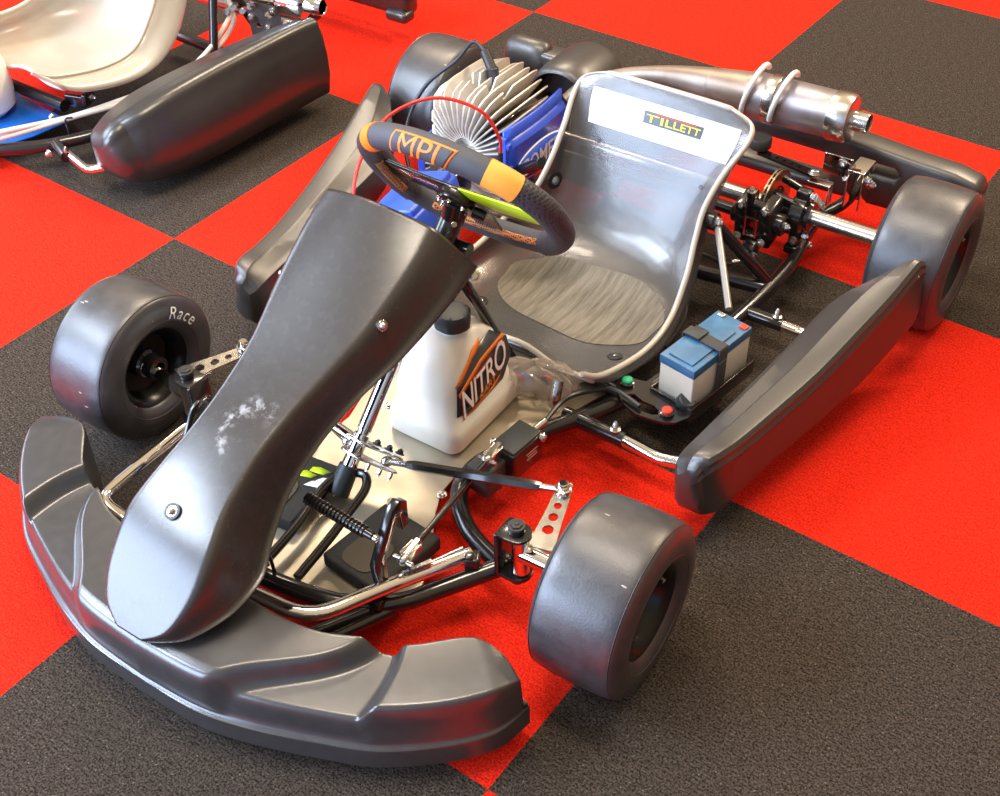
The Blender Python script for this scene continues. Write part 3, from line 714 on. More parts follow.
# ---- pedals
pd = MB()
arm = [(-1.195, .060), (-1.168, .10), (-1.172, .145), (-1.150, .185), (-1.125, .222), (-1.108, .228), (-1.092, .215), (-1.092, .170), (-1.106, .165), (-1.108, .195), (-1.120, .195), (-1.140, .160), (-1.150, .145), (-1.148, .10), (-1.165, .060)]
pd.prism([(a + 1.15, b) for a, b in arm], .013, (.170, -1.15, 0), (0, 1, 0), (0, 0, 1), bev=.0015)
pd.cyl((.15, -1.178, .075), (.185, -1.178, .075), .009, 14)
pd.tube([(.165, -1.112, .215), (.125, -1.07, .165), (.118, -1.06, .15)], .0065, 10, fillet=.02)
pdo = pd.build('brake_pedal', M['black'], kart)
b0, b1 = V((.045, -1.160, .206)), V((.166, -1.160, .196)); prof = []
L = (b1 - b0).length; n = 17
for i in range(n):
    h = L * .9 * i / n; prof += [(.0068, h), (.0095, h + .0015), (.0095, h + .0045), (.0068, h + .006)]
prof = [(.0, 0), (.006, 0)] + prof + [(.006, L), (.0, L)]
MB().lathe(prof, b0, b1 - b0, 20).build('pedal_bar', M['black'], pdo)
MB().cyl(b1 + V((.002, 0, 0)), b1 + V((.009, 0, -.001)), .006, 14).build('bar_end_screw', M['pink_plate'], pdo)
# throttle pedal mirrored
pt = MB(); pt.prism([(a + 1.15, b) for a, b in arm[:]], .006, (-.215, -1.15, 0), (0, 1, 0), (0, 0, 1), bev=.0015)
pt.build('throttle_pedal', M['black'], kart)
# small black standing bracket by the frame tube
br = MB(); br.tube([(-.010, -1.208, .07), (-.012, -1.212, .095), (.004, -1.214, .110), (.012, -1.216, .07)], .003, 8, fillet=.01); br.build('return_bracket', M['black'], kart)
# brake rod with clevises
rod = MB(); rod.cyl((.183, -1.085, .125), (.168, -.880, .122), .0048, 12); rodo = rod.build('brake_rod', M['black'], kart)
for p, q in (((.186, -1.125, .125), (.183, -1.082, .125)), ((.168, -.885, .122), (.163, -.842, .118))):
    p = V(p); q = V(q); d = (q - p).normalized()
    e = MB(); e.cyl(p, q, .0075, 6); e.box((p + q) / 2 + V((.008, 0, 0)), (.003, .03, .012), bev=.0008); e.box((p + q) / 2 - V((.008, 0, 0)), (.003, .03, .012), bev=.0008)
    e.cyl(p + V((-.016, 0, 0)), p + V((.018, 0, 0)), .004, 12); e.ball(p, .009, 12); e.build('clevis', M['steel'], rodo)
rs = MB(); pts = []
a, b = V((.195, -1.145, .115)), V((.243, -1.055, .122))
rs.tube([a, b], .0022, 8)
for k in range(90):
    t = k / 89; ang = k * 1.25; p = a.lerp(b, .05 + .45 * t); pts.append(p + V((math.cos(ang) * .005, 0, math.sin(ang) * .005)))
rs.tube(pts, .0011, 6); rs.build('return_spring', M['steel'], kart)
# master cylinder
mc = MB(); rz = Matrix.Rotation(-.10, 3, 'Z')
mc.box((.178, -.815, .090), (.050, .075, .055), rz, .004)
mco = mc.build('brake_master_cylinder', M['black'], kart)
MB().box((.178, -.815, .120), (.046, .070, .006), rz, .002).build('reservoir_lid', M['cap'], mco)
MB().box((.158, -.872, .075), (.045, .050, .055), rz, .006).build('rubber_boot', M['reservoir'], mco)
for p in ((.206, -.785, .112), (.150, -.842, .115)):
    MB().hexbolt(p, (.8, .3, .5), .006, .006).build('cylinder_bolt', M['steel'], mco)
MB().cyl((.182, -.775, .105), (.188, -.745, .108), .006, 12).build('hose_union', M['steel'], mco)
# printed lines on the side of the cylinder
def mcside(u, v): 
    return V((.2045, -.812, .092)) + V((.10, .995, 0)).normalized() * u + V((0, 0, 1)) * v + V((.0008, 0, 0))
for v0, ln in ((.010, .030), (.004, .022), (-.002, .026)):
    m = MB(); m.add([mcside(-ln / 2, v0), mcside(ln / 2, v0), mcside(ln / 2, v0 + .0016), mcside(-ln / 2, v0 + .0016)], [(0, 1, 2, 3)]); m.build('printed_line', M['ink_white'], mco)
# heel blocks
def heel(c, rot, logo):
    h = MB(); R3 = Matrix.Rotation(rot, 3, 'Z'); h.box(c, (.118, .140, .028), R3, .005)
    ho = h.build('heel_pad', M['foam'], kart)
    e = MB(); out = [(.032 * math.copysign(abs(math.cos(t)) ** .6, math.cos(t)), .036 * math.copysign(abs(math.sin(t)) ** .6, math.sin(t))) for t in [2 * PI * k / 28 for k in range(28)]]
    o = V(c) + R3 @ V((-.005, -.025, .0148)); e.prism(out, .002, o, R3 @ V((1, 0, 0)), R3 @ V((0, 1, 0))); e.build('pad_inset', M['foam_inset'], ho)
    return ho
heel((.108, -1.082, .056), -.10, False)
hp = heel((-.105, -1.060, .056), .12, True)
def padp(a, b): return V((-.060, -1.020, .0708)) + V((a * .99 - b * .1, b, 0))
for pts, mt in (([(-.03, .0), (-.005, .004), (.004, .016), (-.018, .016), (-.03, .010)], 'lime'), ([(-.008, -.012), (.02, -.008), (.03, .004), (.016, .006), (.0, .0)], 'ink_white'), ([(-.045, -.020), (-.018, -.012), (-.012, -.002), (-.034, -.002), (-.046, -.010)], 'lime'), ([(-.02, -.030), (.008, -.022), (.018, -.010), (.004, -.008), (-.012, -.016)], 'ink_white')):
    m = MB(); vs = [padp(a, b) for a, b in pts]; m.add(vs, [tuple(range(len(vs)))]); m.build('pad_logo', M[mt], hp, mods=[('SOLIDIFY', dict(thickness=.0006))])

# ---- fuel tank
def tankring(z, x0, x1, y0, y1, r, n=6):
    pts = []
    for cx, cy, a0 in ((x1 - r, y1 - r, 0), (x0 + r, y1 - r, PI / 2), (x0 + r, y0 + r, PI), (x1 - r, y0 + r, 1.5 * PI)):
        for k in range(n): a = a0 + PI / 2 * k / (n - 1); pts.append((cx + r * math.cos(a), cy + r * math.sin(a), z))
    return pts
TZ = [(.043, -.052, .070, -.838, -.662, .018), (.046, -.060, .079, -.846, -.654, .02), (.052, -.064, .083, -.850, -.650, .02), (.075, -.064, .083, -.850, -.650, .02), (.092, -.062, .081, -.848, -.652, .022), (.098, -.056, .074, -.842, -.659, .022),
      (.150, -.052, .068, -.836, -.668, .022), (.200, -.044, .060, -.822, -.682, .026), (.222, -.034, .050, -.805, -.700, .028), (.232, -.020, .038, -.790, -.716, .028)]
TXO = -.004
tk = MB(); tk.rings([[(x + TXO, y, z) for x, y, z in tankring(*t)] for t in TZ], cap=True)
tko = tk.build('fuel_tank', M['tank'], kart, angle=80, mods=[])
cp = V((.012, -.752, .228)); cpd = V((.0, 0, 1))
MB().lathe([(.024, 0), (.024, .012)], cp, cpd, 32).build('filler_neck', M['tank'], tko)
cap = MB(); R = []
for r, h in ((.0275, .010), (.030, .013), (.030, .034), (.027, .039), (.018, .040), (.0, .040)):
    ring = []
    for k in range(96):
        a = 2 * PI * k / 96; rr = r * (1 + (.035 * math.copysign(abs(math.cos(a * 6)) ** .5, math.cos(a * 6)) if .012 < h < .036 else 0)); ring.append(cp + V((rr * math.cos(a), rr * math.sin(a), h)))
    R.append(ring)
cap.rings(R, cap=False); cap.build('filler_cap', M['cap'], tko, angle=45)
# decal on the +x face of the tank (face leans inwards)
def tanklab(u, v, h=.0008):
    # u along +y from the middle, v up, z = .15 + v
    z = .135 + v
    zz = [t[0] for t in TZ]; i = max(j for j in range(len(zz) - 1) if zz[j] <= z); f = (z - zz[i]) / (zz[i + 1] - zz[i]); x = TZ[i][2] + (TZ[i + 1][2] - TZ[i][2]) * f + TXO
    return V((x + h, -.735 + u, z))
lab = [(-.098, -.010), (-.098, .022), (-.010, .078), (.012, .078), (.062, .040), (.062, -.005), (.020, -.028), (-.06, -.030)]
def lab_piece(name, pts, h, mt, parent, lab_=None):
    bm = bmesh.new(); vv = [bm.verts.new((a, b, 0)) for a, b in pts]; bm.faces.new(vv)
    for k in range(1, 12):
        bmesh.ops.bisect_plane(bm, geom=bm.verts[:] + bm.edges[:] + bm.faces[:], plane_co=(0, -.035 + k * .01, 0), plane_no=(0, 1, 0))
    bm.verts.index_update(); m = MB(); m.add([tanklab(q.co.x, q.co.y, h) for q in bm.verts], [[q.index for q in f.verts] for f in bm.faces]); bm.free()
    return m.build(name, mt, parent, mods=[('SOLIDIFY', dict(thickness=.0004))])
dl = lab_piece('tank_decal', [(-.092, -.018), (-.080, .034), (-.018, .072), (.030, .078), (.066, .046), (.070, .006), (.040, -.026), (-.050, -.034)], .001, M['decal_black'], tko)
lab_piece('decal_stripe', [(-.085, .036), (-.025, .074), (.002, .082), (-.005, .071), (-.03, .060), (-.070, .034)], .0016, M['orange'], tko)
lab_piece('decal_stripe', [(-.078, -.030), (.0, -.024), (.034, -.012), (.020, -.024), (-.045, -.0335)], .0016, M['orange'], tko)
lab_piece('decal_stripe', [(-.080, .020), (-.01, .048), (.055, .058), (.060, .050), (-.01, .038), (-.078, .012)], .0016, M['orange'], tko)
def nit(u, v, h): 
    s = (u + .06) / .12; return tanklab(u - .010, v * (1.0 + .15 * math.cos(s * 6)) + .010 + .24 * u, h)
text_obj('decal_lettering', 'NITRO', lambda u, v: nit(u, v * 1.45, .0016), M['ink_red'], tko, width=.136, offset=.018, size=1, shear=.15, spacing=.92)
text_obj('decal_lettering', 'NITRO', lambda u, v: nit(u, v * 1.4, .0024), M['ink_white'], tko, width=.132, offset=.008, size=1, shear=.15, spacing=.95)
text_obj('decal_lettering', 'KART', lambda u, v: nit(u + .006, v * 1. - .027, .0028), M['orange'], tko, width=.050, offset=.01, shear=.15)
# clear bag of spare small parts lying beside the tank, in front of the seat
# ---- seat
SX = .035
SV = [(-.600, .088, .165, -.655, .150), (-.555, .068, .182, -.612, .125), (-.46, .050, .194, -.49, .098), (-.37, .046, .190, -.39, .100), (-.29, .056, .182, -.32, .150), (-.222, .098, .170, -.272, .198),
      (-.170, .175, .164, -.232, .242), (-.135, .255, .170, -.180, .285), (-.108, .325, .184, -.120, .325), (-.095, .354, .176, -.092, .346), (-.088, .367, .130, -.084, .362)]
BUL = {SX: .085}
def seat(s, t, sv=SV, sx=SX):
    """s 0 front lip .. 1 top, t -1..1"""
    k = s * (len(sv) - 1); cy, cz, w, ey, ez = cr(sv, k); a = abs(t)
    if t < 0: f_ = 1 - sm(.28, .52, s); w *= 1 + .10 * f_; ez += .035 * f_
    # superelliptic U
    ang = a * PI / 2
    X = math.sin(ang) ** .78 if a > 0 else 0
    q = 1 - (max(0, math.cos(ang)) ** .62 if a < 1 else 0)
    bl = BUL.get(sx, .2) * (1 - sm(.2, 1.1, s)); x = w * (X + bl * math.sin(a * a * PI))
    # front: thigh channel, centre hump
    y = cy + (ey - cy) * q; z = cz + (ez - cz) * q
    if s < .2: z += .022 * (1 - s / .2) * math.exp(-(t / .16) ** 2)
    return V((sx + math.copysign(x, t), y, z))
def seat_n(s, t, h, sv=SV, sx=SX):
    p = seat(s, t, sv, sx); e = .004
    a = seat(min(1, s + e), t, sv, sx) - seat(max(0, s - e), t, sv, sx); b = seat(s, min(1, t + e), sv, sx) - seat(s, max(-1, t - e), sv, sx)
    n = b.cross(a).normalized()
    if n.dot(V((0, -.6, .8))) < 0: n = -n
    return p + n * h
def build_seat(parent, shell_m, rim_m, sv=SV, sx=SX):
    sh = MB().grid(lambda i, j: seat(j, i * 2 - 1, sv, sx), 61, 81)
    so_ = sh.build('seat', shell_m, parent, mods=[('SOLIDIFY', dict(thickness=.0045, offset=0))], angle=70)
    edge = [seat(0, t, sv, sx) for t in [-1 + k / 20 for k in range(41)]] + [seat(s, 1, sv, sx) for s in [k / 60 for k in range(1, 60)]] + [seat(1, t, sv, sx) for t in [1 - k / 20 for k in range(41)]] + [seat(s, -1, sv, sx) for s in [1 - k / 60 for k in range(1, 60)]]
    r = MB(); r.tube(edge, .0055, 10, loop=True); r.build('seat_rim', rim_m, so_, label='rolled outer edge of the shell')
    return so_
seo = build_seat(kart, M['seat'], M['seat_rim'])
# worn seat pan patch following the shell
wp = MB()
def wpf(i, j):
    a = i * 2 - 1; b = j * 2 - 1
    # superellipse disc mapping
    x = a * math.sqrt(max(0, 1 - b * b / 2)); y = b * math.sqrt(max(0, 1 - a * a / 2))
    return seat_n(.300 + (.125 + .004 * math.sin(7 * x)) * y, .02 + (.52 + .012 * math.sin(9 * y)) * x, .0034)
wp.grid(wpf, 30, 24); wp.build('worn_pan', M['worn'], seo, label='worn streaky pan of the seat')
# white strip on the backrest and its yellow on black print
def lab_s(u, v, h=.0012): return seat_n(.782 + v / .56, .06 + u / .19, h + .0024)
m = MB().grid(lambda i, j: lab_s(-.112 + .222 * i, -.031 + .062 * j), 40, 12); m.build('seat_sticker', M['paper'], seo)
m = MB().grid(lambda i, j: lab_s(-.024 + .064 * i, -.010 + .020 * j, .0022), 20, 6); m.build('sticker_badge', M['decal_black'], seo)
text_obj('sticker_lettering', 'TILLETT', lambda u, v: lab_s(u + .008, v - .001, .0032), M['ink_yellow'], seo, width=.058, offset=.012)
m = MB().grid(lambda i, j: lab_s(-.014 + .044 * i, .0070 + .0018 * j, .0034), 12, 3); m.build('badge_line', M['ink_red'], seo)
# drilled holes and bolts
for t, s in ((-.38, .69), (.43, .66)):
    p = seat_n(s, t, .0024); n = (seat_n(s, t, .01) - p).normalized(); MB().cyl(p, p + n * .0012, .0045, 16).build('drilled_hole', M['decal_black'], seo)
for t, s in ((-.80, .56), (.86, .54)):
    p = seat_n(s, t, .002); n = (seat_n(s, t, .01) - p).normalized(); b = MB(); b.cyl(p, p + n * .004, .018, 24)
    bo = b.build('seat_washer', M['black'], seo); MB().hexbolt(p + n * .004, n, .006, .004, True).build('seat_bolt', M['steel'], seo)
for t, s in ((.42, .17), (-.42, .17)):
    p = seat_n(s, t, .003); n = (seat_n(s, t, .01) - p).normalized(); b = MB(); b.lathe([(.0, .002), (.006, .003), (.013, .002), (.014, 0)], p, n, 20); b.build('seat_washer', M['decal_black'], seo)
    MB().hexbolt(p + n * .002, n, .004, .002, False).build('seat_bolt', M['steel'], seo)
# front lug of the seat holding it to the frame
lg = MB(); lg.tube([(.155, -.655, .115), (.16, -.672, .085), (.150, -.662, .065)], .010, 12, fillet=.01); lg.build('seat_lug', M['steel'], kart)
# seat struts
s1 = V((.212, -.222, .215))
t1 = MB(); t1.cyl(s1 + V((.004, .0, -.002)), (.308, -.150, .068), .0115, 16); t1.cyl(s1 - V((.016, 0, 0)), s1 + V((.010, 0, 0)), .018, 20)
t1o = t1.build('seat_strut', M['black'], kart)
MB().hexbolt(s1 + V((.010, 0, 0)), (1, 0, 0), .008, .008).build('strut_bolt', M['steel'], t1o)
MB().cyl(s1 + V((.012, 0, -.008)), (.328, -.372, .155), .0065, 14).build('seat_strut', M['grey_rod'], kart, label='grey strut running down to the battery')
t2 = MB(); t2.cyl((-.158, -.222, .215), (2 * XC - .308, -.150, .068), .0115, 16); t2.build('seat_strut', M['black'], kart)

# clear plastic bag with small parts in front of the seat
bagE = thing('plastic_bag', 'crumpled clear plastic bag of small parts between the white fuel tank and seat', 'bag', (0, 0, 0))
KM = Matrix.Translation((.820, -.035, 0)) @ Matrix.Rotation(math.radians(2), 4, 'Z')
bagE.matrix_world = KM @ Matrix.Translation((.098, -.640, .0415))
rnd = random.Random(3)
def bagf(i, j):
    a = i * 2 * PI; b = (j - .5) * PI
    k = 1 + .09 * math.sin(7 * a + 5 * j) + .08 * math.sin(13 * a - 9 * j) + .05 * math.sin(23 * a + 17 * j)
    pw = lambda q, e: math.copysign(abs(q) ** e, q)
    x = .026 * pw(math.cos(b), .6) * pw(math.cos(a), .8) * k; y = .074 * pw(math.cos(b), .6) * pw(math.sin(a), .8) * k; z = .040 + .034 * math.sin(b) * (1 + .14 * math.sin(7 * a) + .1 * math.sin(17 * a + 4))
    q = Matrix.Rotation(-1.15, 3, 'Z') @ V((x, y, z)); q.z = max(q.z, .001); return q
MB().grid(bagf, 61, 25).build('bag_film', M['bag'], bagE, angle=20)
for k in range(5):
    y = -.034 + .014 * k; q = Matrix.Rotation(-1.15, 3, 'Z')
    m = MB(); m.tube([q @ V((-.010, y - .018, .030 + .006 * (k % 3))), q @ V((.0, y, .048)), q @ V((.006, y + .018, .036))], .0028, 8, fillet=.008)
    m.build('bagged_part', (M['red'], M['blue'], M['steel'], M['black'], M['red'])[k], bagE)

# ---- battery with tray, strap and switch bracket
rb = Matrix.Rotation(math.radians(-9.5), 3, 'Z')
bc = V((.339, -.478, .075))
def B(a, b, c): return bc + rb @ V((a, b, c))
tb = MB(); tb.box(B(0, .0, -.012), (.088, .180, .006), rb, .001); tb.box(B(-.043, 0, .0), (.003, .18, .03), rb, .0005); tb.box(B(.043, 0, .0), (.003, .18, .03), rb, .0005); tb.box(B(0, -.089, 0), (.088, .003, .03), rb, .0005)
tb.cyl(B(-.02, .03, -.03), B(-.09, .03, -.018), .009)
tbo = tb.build('battery_tray', M['black'], kart)
bt = MB(); bt.box(B(0, 0, .032), (.070, .160, .078), rb, .003)
bto = bt.build('battery', M['battery_white'], kart)
ld = MB(); ld.box(B(0, 0, .079), (.072, .162, .018), rb, .0015); ld.box(B(.0, -.012, .0895), (.050, .120, .004), rb, .001)
ld.build('battery_lid', M['battery_blue'], bto)
sp_ = MB()
sp_.box(B(0, -.005, .0945), (.078, .024, .003), rb, .001); sp_.box(B(.0385, -.005, .040), (.003, .024, .108), rb, .001); sp_.box(B(-.0385, -.005, .040), (.003, .024, .108), rb, .001)
sp_.box(B(.041, -.008, .02), (.003, .022, .10), rb, .001)
so2 = sp_.build('battery_strap', M['strap'], bto)
MB().box(B(-.016, -.005, .098), (.026, .030, .005), rb, .0015).build('strap_buckle', M['cap'], bto)
MB().box(B(.026, .070, .089), (.014, .012, .005), rb, .001).build('battery_terminal', M['red_button'], bto, label='red terminal')
MB().box(B(-.022, .072, .089), (.013, .010, .005), rb, .001).build('battery_terminal', M['steel'], bto, label='bare metal terminal')
# switch bracket: curved plate with a curved slot, green and red buttons
sb = MB(); oc = V((.2735, -.515, .079))
def arcp(r, a0, a1, n, c=(.270, -.470)): return [(c[0] + r * math.cos(a0 + (a1 - a0) * k / (n - 1)), c[1] + r * math.sin(a0 + (a1 - a0) * k / (n - 1))) for k in range(n)]
outer_ = [(.232, -.590), (.222, -.575), (.222, -.560), (.232, -.548), (.255, -.545), (.290, -.535), (.330, -.510), (.372, -.545), (.368, -.585), (.356, -.608), (.338, -.618), (.318, -.622), (.290, -.625), (.262, -.615)]
hole_ = [(.252, -.590), (.262, -.582), (.285, -.590), (.306, -.590), (.318, -.596), (.322, -.606), (.314, -.612), (.292, -.613), (.268, -.605)]
hole2 = [(.252, -.562), (.262, -.570), (.276, -.568), (.280, -.558), (.268, -.553), (.256, -.554)]
sb.prism(outer_, .005, (0, 0, .080), (1, 0, 0), (0, 1, 0), holes=[hole_], bev=0)
sbo = sb.build('switch_bracket', M['black'], kart)
for c, mt, nm in (((.240, -.566, .083), 'green_button', 'green button'), ((.334, -.597, .083), 'red_button', 'red button')):
    MB().lathe([(.0, .0), (.0125, .0), (.0125, .005), (.009, .006)], c, (0, 0, 1), 24).build('switch_base', M['black'], sbo)
    MB().lathe([(.0095, .0), (.0095, .010), (.007, .012), (.0, .012)], c, (0, 0, 1), 24).build('start_button' if 'green' in nm else 'stop_button', M[mt], sbo, label=nm)
kn = MB(); kn.cyl((.345, -.560, .082), (.353, -.560, .098), .016, 24); kno = kn.build('round_plug', M['cap'], sbo)
# rail nipples
for q in ((.278, -.671, .076), (.372, -.2475, .076)):
    b = MB(); b.lathe([(.009, 0), (.009, .002), (.005, .003), (.006, .006), (.007, .009), (.003, .018), (.0, .020)], q, (0, 0, 1), 16); b.build('rail_nipple', M['steel'], kart)
# side bars (chrome)
for s in (1, -1):
    m = (lambda p: p) if s > 0 else mirx
    a = MB(); a.tube([m((.290, -.672, Z6)), m((.37, -.680, Z6)), m((.425, -.668, .072)), m((.47, -.60, .09))], .0105, 14, fillet=.03); a.build('side_bar', M['chrome'], kart)
    a = MB(); a.tube([m((.375, -.2475, Z6)), m((.43, -.250, Z6)), m((.50, -.27, .09))], .0105, 14, fillet=.02); a.build('side_bar', M['chrome'], kart)

# ---- side pods : stations along y: (y, x_in, x_out_bottom, x_ridge, z_bottom, z_in, z_ridge)
PS = [(-.750, .430, .484, .468, .058, .142, .162), (-.740, .424, .494, .478, .050, .150, .173), (-.715, .424, .502, .487, .045, .153, .174), (-.670, .428, .508, .494, .045, .152, .166), (-.58, .436, .523, .508, .048, .152, .162),
      (-.46, .448, .548, .530, .052, .155, .168), (-.36, .455, .568, .546, .060, .155, .183), (-.29, .462, .580, .558, .072, .160, .197), (-.24, .478, .588, .567, .082, .172, .210), (-.20, .505, .594, .573, .090, .185, .222),
      (-.165, .532, .597, .578, .095, .200, .230), (-.148, .545, .594, .582, .105, .200, .222)]
def pod_ring(p, n=8):
    y, xi, xo, xr, zb, zi, zr = p
    pts = []
    # groove line below ridge
    P = [(xi + .004, zb + .012), (xi + .012, zb), (xo - .014, zb), (xo - .002, zb + .010), (xo, zb + .03), (xr + (xo - xr) * .35, zr - (zr - zb) * .30), (xr + .010, zr - .022), (xr + .006, zr - .016), (xr + .006, zr - .008), (xr, zr - .001),
         (xr - .008, zr), (xr - (xr - xi) * .45, zr - (zr - zi) * .30 + .002), (xr - (xr - xi) * .50, zr - (zr - zi) * .38), (xi + .012, zi + .002), (xi + .002, zi - .006), (xi, zi - .02)]
    return [V((a, y, b)) for a, b in P]
def pod(parent, stations, name, mt, flip=False, label=None, fn=pod_ring, angle=27, nose=((.22, -.0135), (.55, -.0115), (.78, -.0095), (.92, -.005))):
    dense = []
    N_ = 56
    for i in range(N_): dense.append(cr(stations, (len(stations) - 1) * i / (N_ - 1)))
    R = [fn(p) for p in dense]
    if flip: R = [[V(mirx((q.x - .085 * max(0, -q.y - .16) , q.y - .03 * max(0, -q.y - .16), q.z))) for q in r] for r in R]
    # round the two ends
    def shrink(r, f, dy):
        c = sum(r, V()) / len(r); return [c + (q - c) * f + V((0, dy, 0)) for q in r]
    R = [shrink(R[0], f_, d_) for f_, d_ in nose] + R + [shrink(R[-1], .95, .004), shrink(R[-1], .85, .006)]
    return MB().rings(R).build(name, mt, parent, angle=angle, label=label)
po1 = pod(kart, PS, 'side_pod', M['pod'])
po2 = pod(kart, PS, 'side_pod', M['pod'], flip=True)
p = (.590, -.178, .19); MB().hexbolt((.5845, -.175, .205), (.9, 0, .3), .003, .002, False).build('pod_rivet', M['steel'], po1)
# scratch on near side pod
sc_ = MB(); sc_.tube([(.5105, -.690, .105), (.517, -.645, .125), (.520, -.618, .150), (.515, -.605, .160)], .0007, 5, fillet=.02); 

# ---- rear axle
ax_ = MB(); ax_.cyl((-.50, 0, .137), (.50, 0, .137), .0155, 28)
axo = ax_.build('rear_axle', M['axle'], kart)
for s in (1, -1):
    hb_ = MB(); hb_.cyl((s * .455 - .02 * (s < 0), 0, .137), (s * .535 - .02 * (s < 0), 0, .137), .024, 24); hb_.build('rear_hub', M['axle'], axo)
# brake disc + caliper + carrier
dk = MB()
dk.lathe([(.040, -.005), (.072, -.005), (.072, -.002), (.040, -.002), (.040, -.005)], (.238, 0, .137), (1, 0, 0), 48)
dk.lathe([(.040, .002), (.072, .002), (.072, .005), (.040, .005), (.040, .002)], (.238, 0, .137), (1, 0, 0), 48)
for k in range(24):
    a = 2 * PI * k / 24; d = V((0, math.cos(a), math.sin(a))); c = V((.238, 0, .137)) + d * .056
    dk.box(c, (.004, .003, .030), Matrix(((1, 0, 0), (0, math.sin(a), math.cos(a)), (0, -math.cos(a), math.sin(a)))), 0)
dko = dk.build('brake_disc', M['bronze'], kart)
dh = MB(); dh.lathe([(.016, -.012), (.030, -.012), (.032, -.004), (.044, -.002), (.044, .002), (.032, .004), (.030, .016), (.016, .016)], (.238, 0, .137), (1, 0, 0), 32); dh.build('disc_carrier', M['black'], dko)
ca = MB(); cy = -.062
ca.box((.212, cy, .140), (.026, .060, .092), Matrix.Rotation(.15, 3, 'X'), .006); ca.box((.262, cy, .140), (.026, .060, .092), Matrix.Rotation(.15, 3, 'X'), .006)
ca.box((.237, cy - .012, .172), (.060, .022, .020), bev=.004); ca.box((.237, cy - .012, .106), (.060, .022, .020), bev=.004)
ca.cyl((.185, cy, .14), (.205, cy, .14), .021, 24); ca.cyl((.272, cy, .14), (.293, cy, .14), .021, 24)
ca.box((.237, cy - .02, .085), (.03, .03, .03), Matrix.Rotation(.6, 3, 'X'), .005)
ca.cyl((.225, cy - .02, .18), (.225, cy - .02, .205), .008, 16)
cao = ca.build('brake_caliper', M['black'], kart)
for p, d in (((.225, cy - .02, .205), (0, 0, 1)), ((.262, cy - .028, .175), (0, -1, .3)), ((.262, cy - .034, .11), (0, -1, .1)), ((.212, cy - .034, .11), (0, -1, .1)), ((.293, cy, .14), (1, 0, 0)), ((.258, cy - .05, .088), (0, -1, 0)), ((.212, cy - .028, .175), (0, -1, .3))):
    MB().hexbolt(p, d, .006, .007).build('caliper_bolt', M['steel'], cao)
rp = MB()
for x in (.226, .249): rp.box((x, cy - .036, .139), (.002, .004, .042))
rp.build('caliper_stripe', M['red'], cao, label='red edge stripes')
MB().box((.237, cy - .0355, .1585), (.026, .003, .003)).build('pad_pin', M['steel'], cao); MB().box((.237, cy - .0355, .120), (.026, .003, .003)).build('pad_pin', M['steel'], cao)
# bearing carrier
bcz = MB(); bcz.lathe([(.016, -.018), (.036, -.018), (.040, -.014), (.040, .010), (.030, .014), (.028, .022), (.016, .022)], (.300, 0, .137), (1, 0, 0), 32)
bcz.box((.300, 0, .178), (.028, .024, .028), bev=.004); bcz.box((.300, .0, .092), (.024, .050, .055), bev=.004); bcz.box((.300, -.005, .070), (.030, .060, .018), bev=.004)
bcz.box((.282, -.02, .165), (.07, .012, .018), Matrix.Rotation(.2, 3, 'Y'), .003); bcz.box((.272, .015, .185), (.055, .012, .014), Matrix.Rotation(.3, 3, 'Y'), .003)
bco = bcz.build('bearing_carrier', M['black'], kart)
for p, d in (((.300, -.026, .090), (0, -1, 0)), ((.314, -.015, .100), (1, 0, 0)), ((.316, .01, .065), (1, 0, 0)), ((.314, .0, .180), (1, 0, 0))): MB().hexbolt(p, d, .007, .008).build('carrier_bolt', M['steel'], bco)
bl = MB(); bl.lathe([(.016, -.018), (.036, -.018), (.040, -.014), (.040, .010), (.030, .014), (.016, .022)], (-.345, 0, .137), (-1, 0, 0), 32); bl.box((-.345, 0, .10), (.024, .05, .075), bev=.004); bl.build('bearing_carrier', M['black'], kart)
# brake hose with banjo
ho_ = MB(); ho_.tube(spline([(.235, -.095, .075), (.215, -.13, .062), (.16, -.16, .085), (.16, -.20, .05), (.20, -.27, .035), (.215, -.33, .032), (.225, -.40, .045)], 40), .0035, 8)
hoo = ho_.build('brake_hose', M['dark_wire'], kart); b = MB(); b.cyl((.252, -.10, .072), (.220, -.125, .066), .005, 12); b.ball((.252, -.10, .072), .009, 14); b.build('hose_union', M['steel'], hoo)
hs = MB(); hs.tube(spline([(.188, -.745, .108), (.185, -.70, .108), (.185, -.66, .098), (.205, -.625, .094), (.232, -.60, .092), (.29, -.612, .090)], 36), .0042, 8)
hso = hs.build('brake_hose', M['dark_wire'], kart)
def hosemap(u, v): return V((.190, -.648, .1015)) + V((.45, .85, -.1)).normalized() * u + V((-.5, .2, .8)).normalized() * v
# rubber mount, slotted stay, bumper brackets
mt_ = MB(); mt_.lathe([(.0, 0), (.021, 0), (.023, .003), (.023, .020), (.021, .023), (.0, .023)], (.148, .120, .178), (0, 0, 1), 28)
mto = mt_.build('muffler_mount', M['reservoir'], kart); MB().cyl((.148, .12, .160), (.148, .12, .178), .005, 10).build('mount_stud', M['steel'], mto)
sl = MB(); A_, B_ = V((.165, .110, .172)), V((.288, .070, .185)); ux = (B_ - A_).normalized(); L = (B_ - A_).length
sl.prism([(-.01, -.010), (L, -.010), (L + .008, 0), (L, .010), (-.01, .010)], .005, A_, ux, (0, 1, 0), holes=[circle2(L * f, 0, .0035, 8) for f in (.1, .25, .4, .55, .7)])
slo = sl.build('slotted_stay', M['black'], kart)
MB().hexbolt(B_ + V((0, 0, .003)), (0, 0, 1), .009, .007).build('stay_bolt', M['steel'], slo)
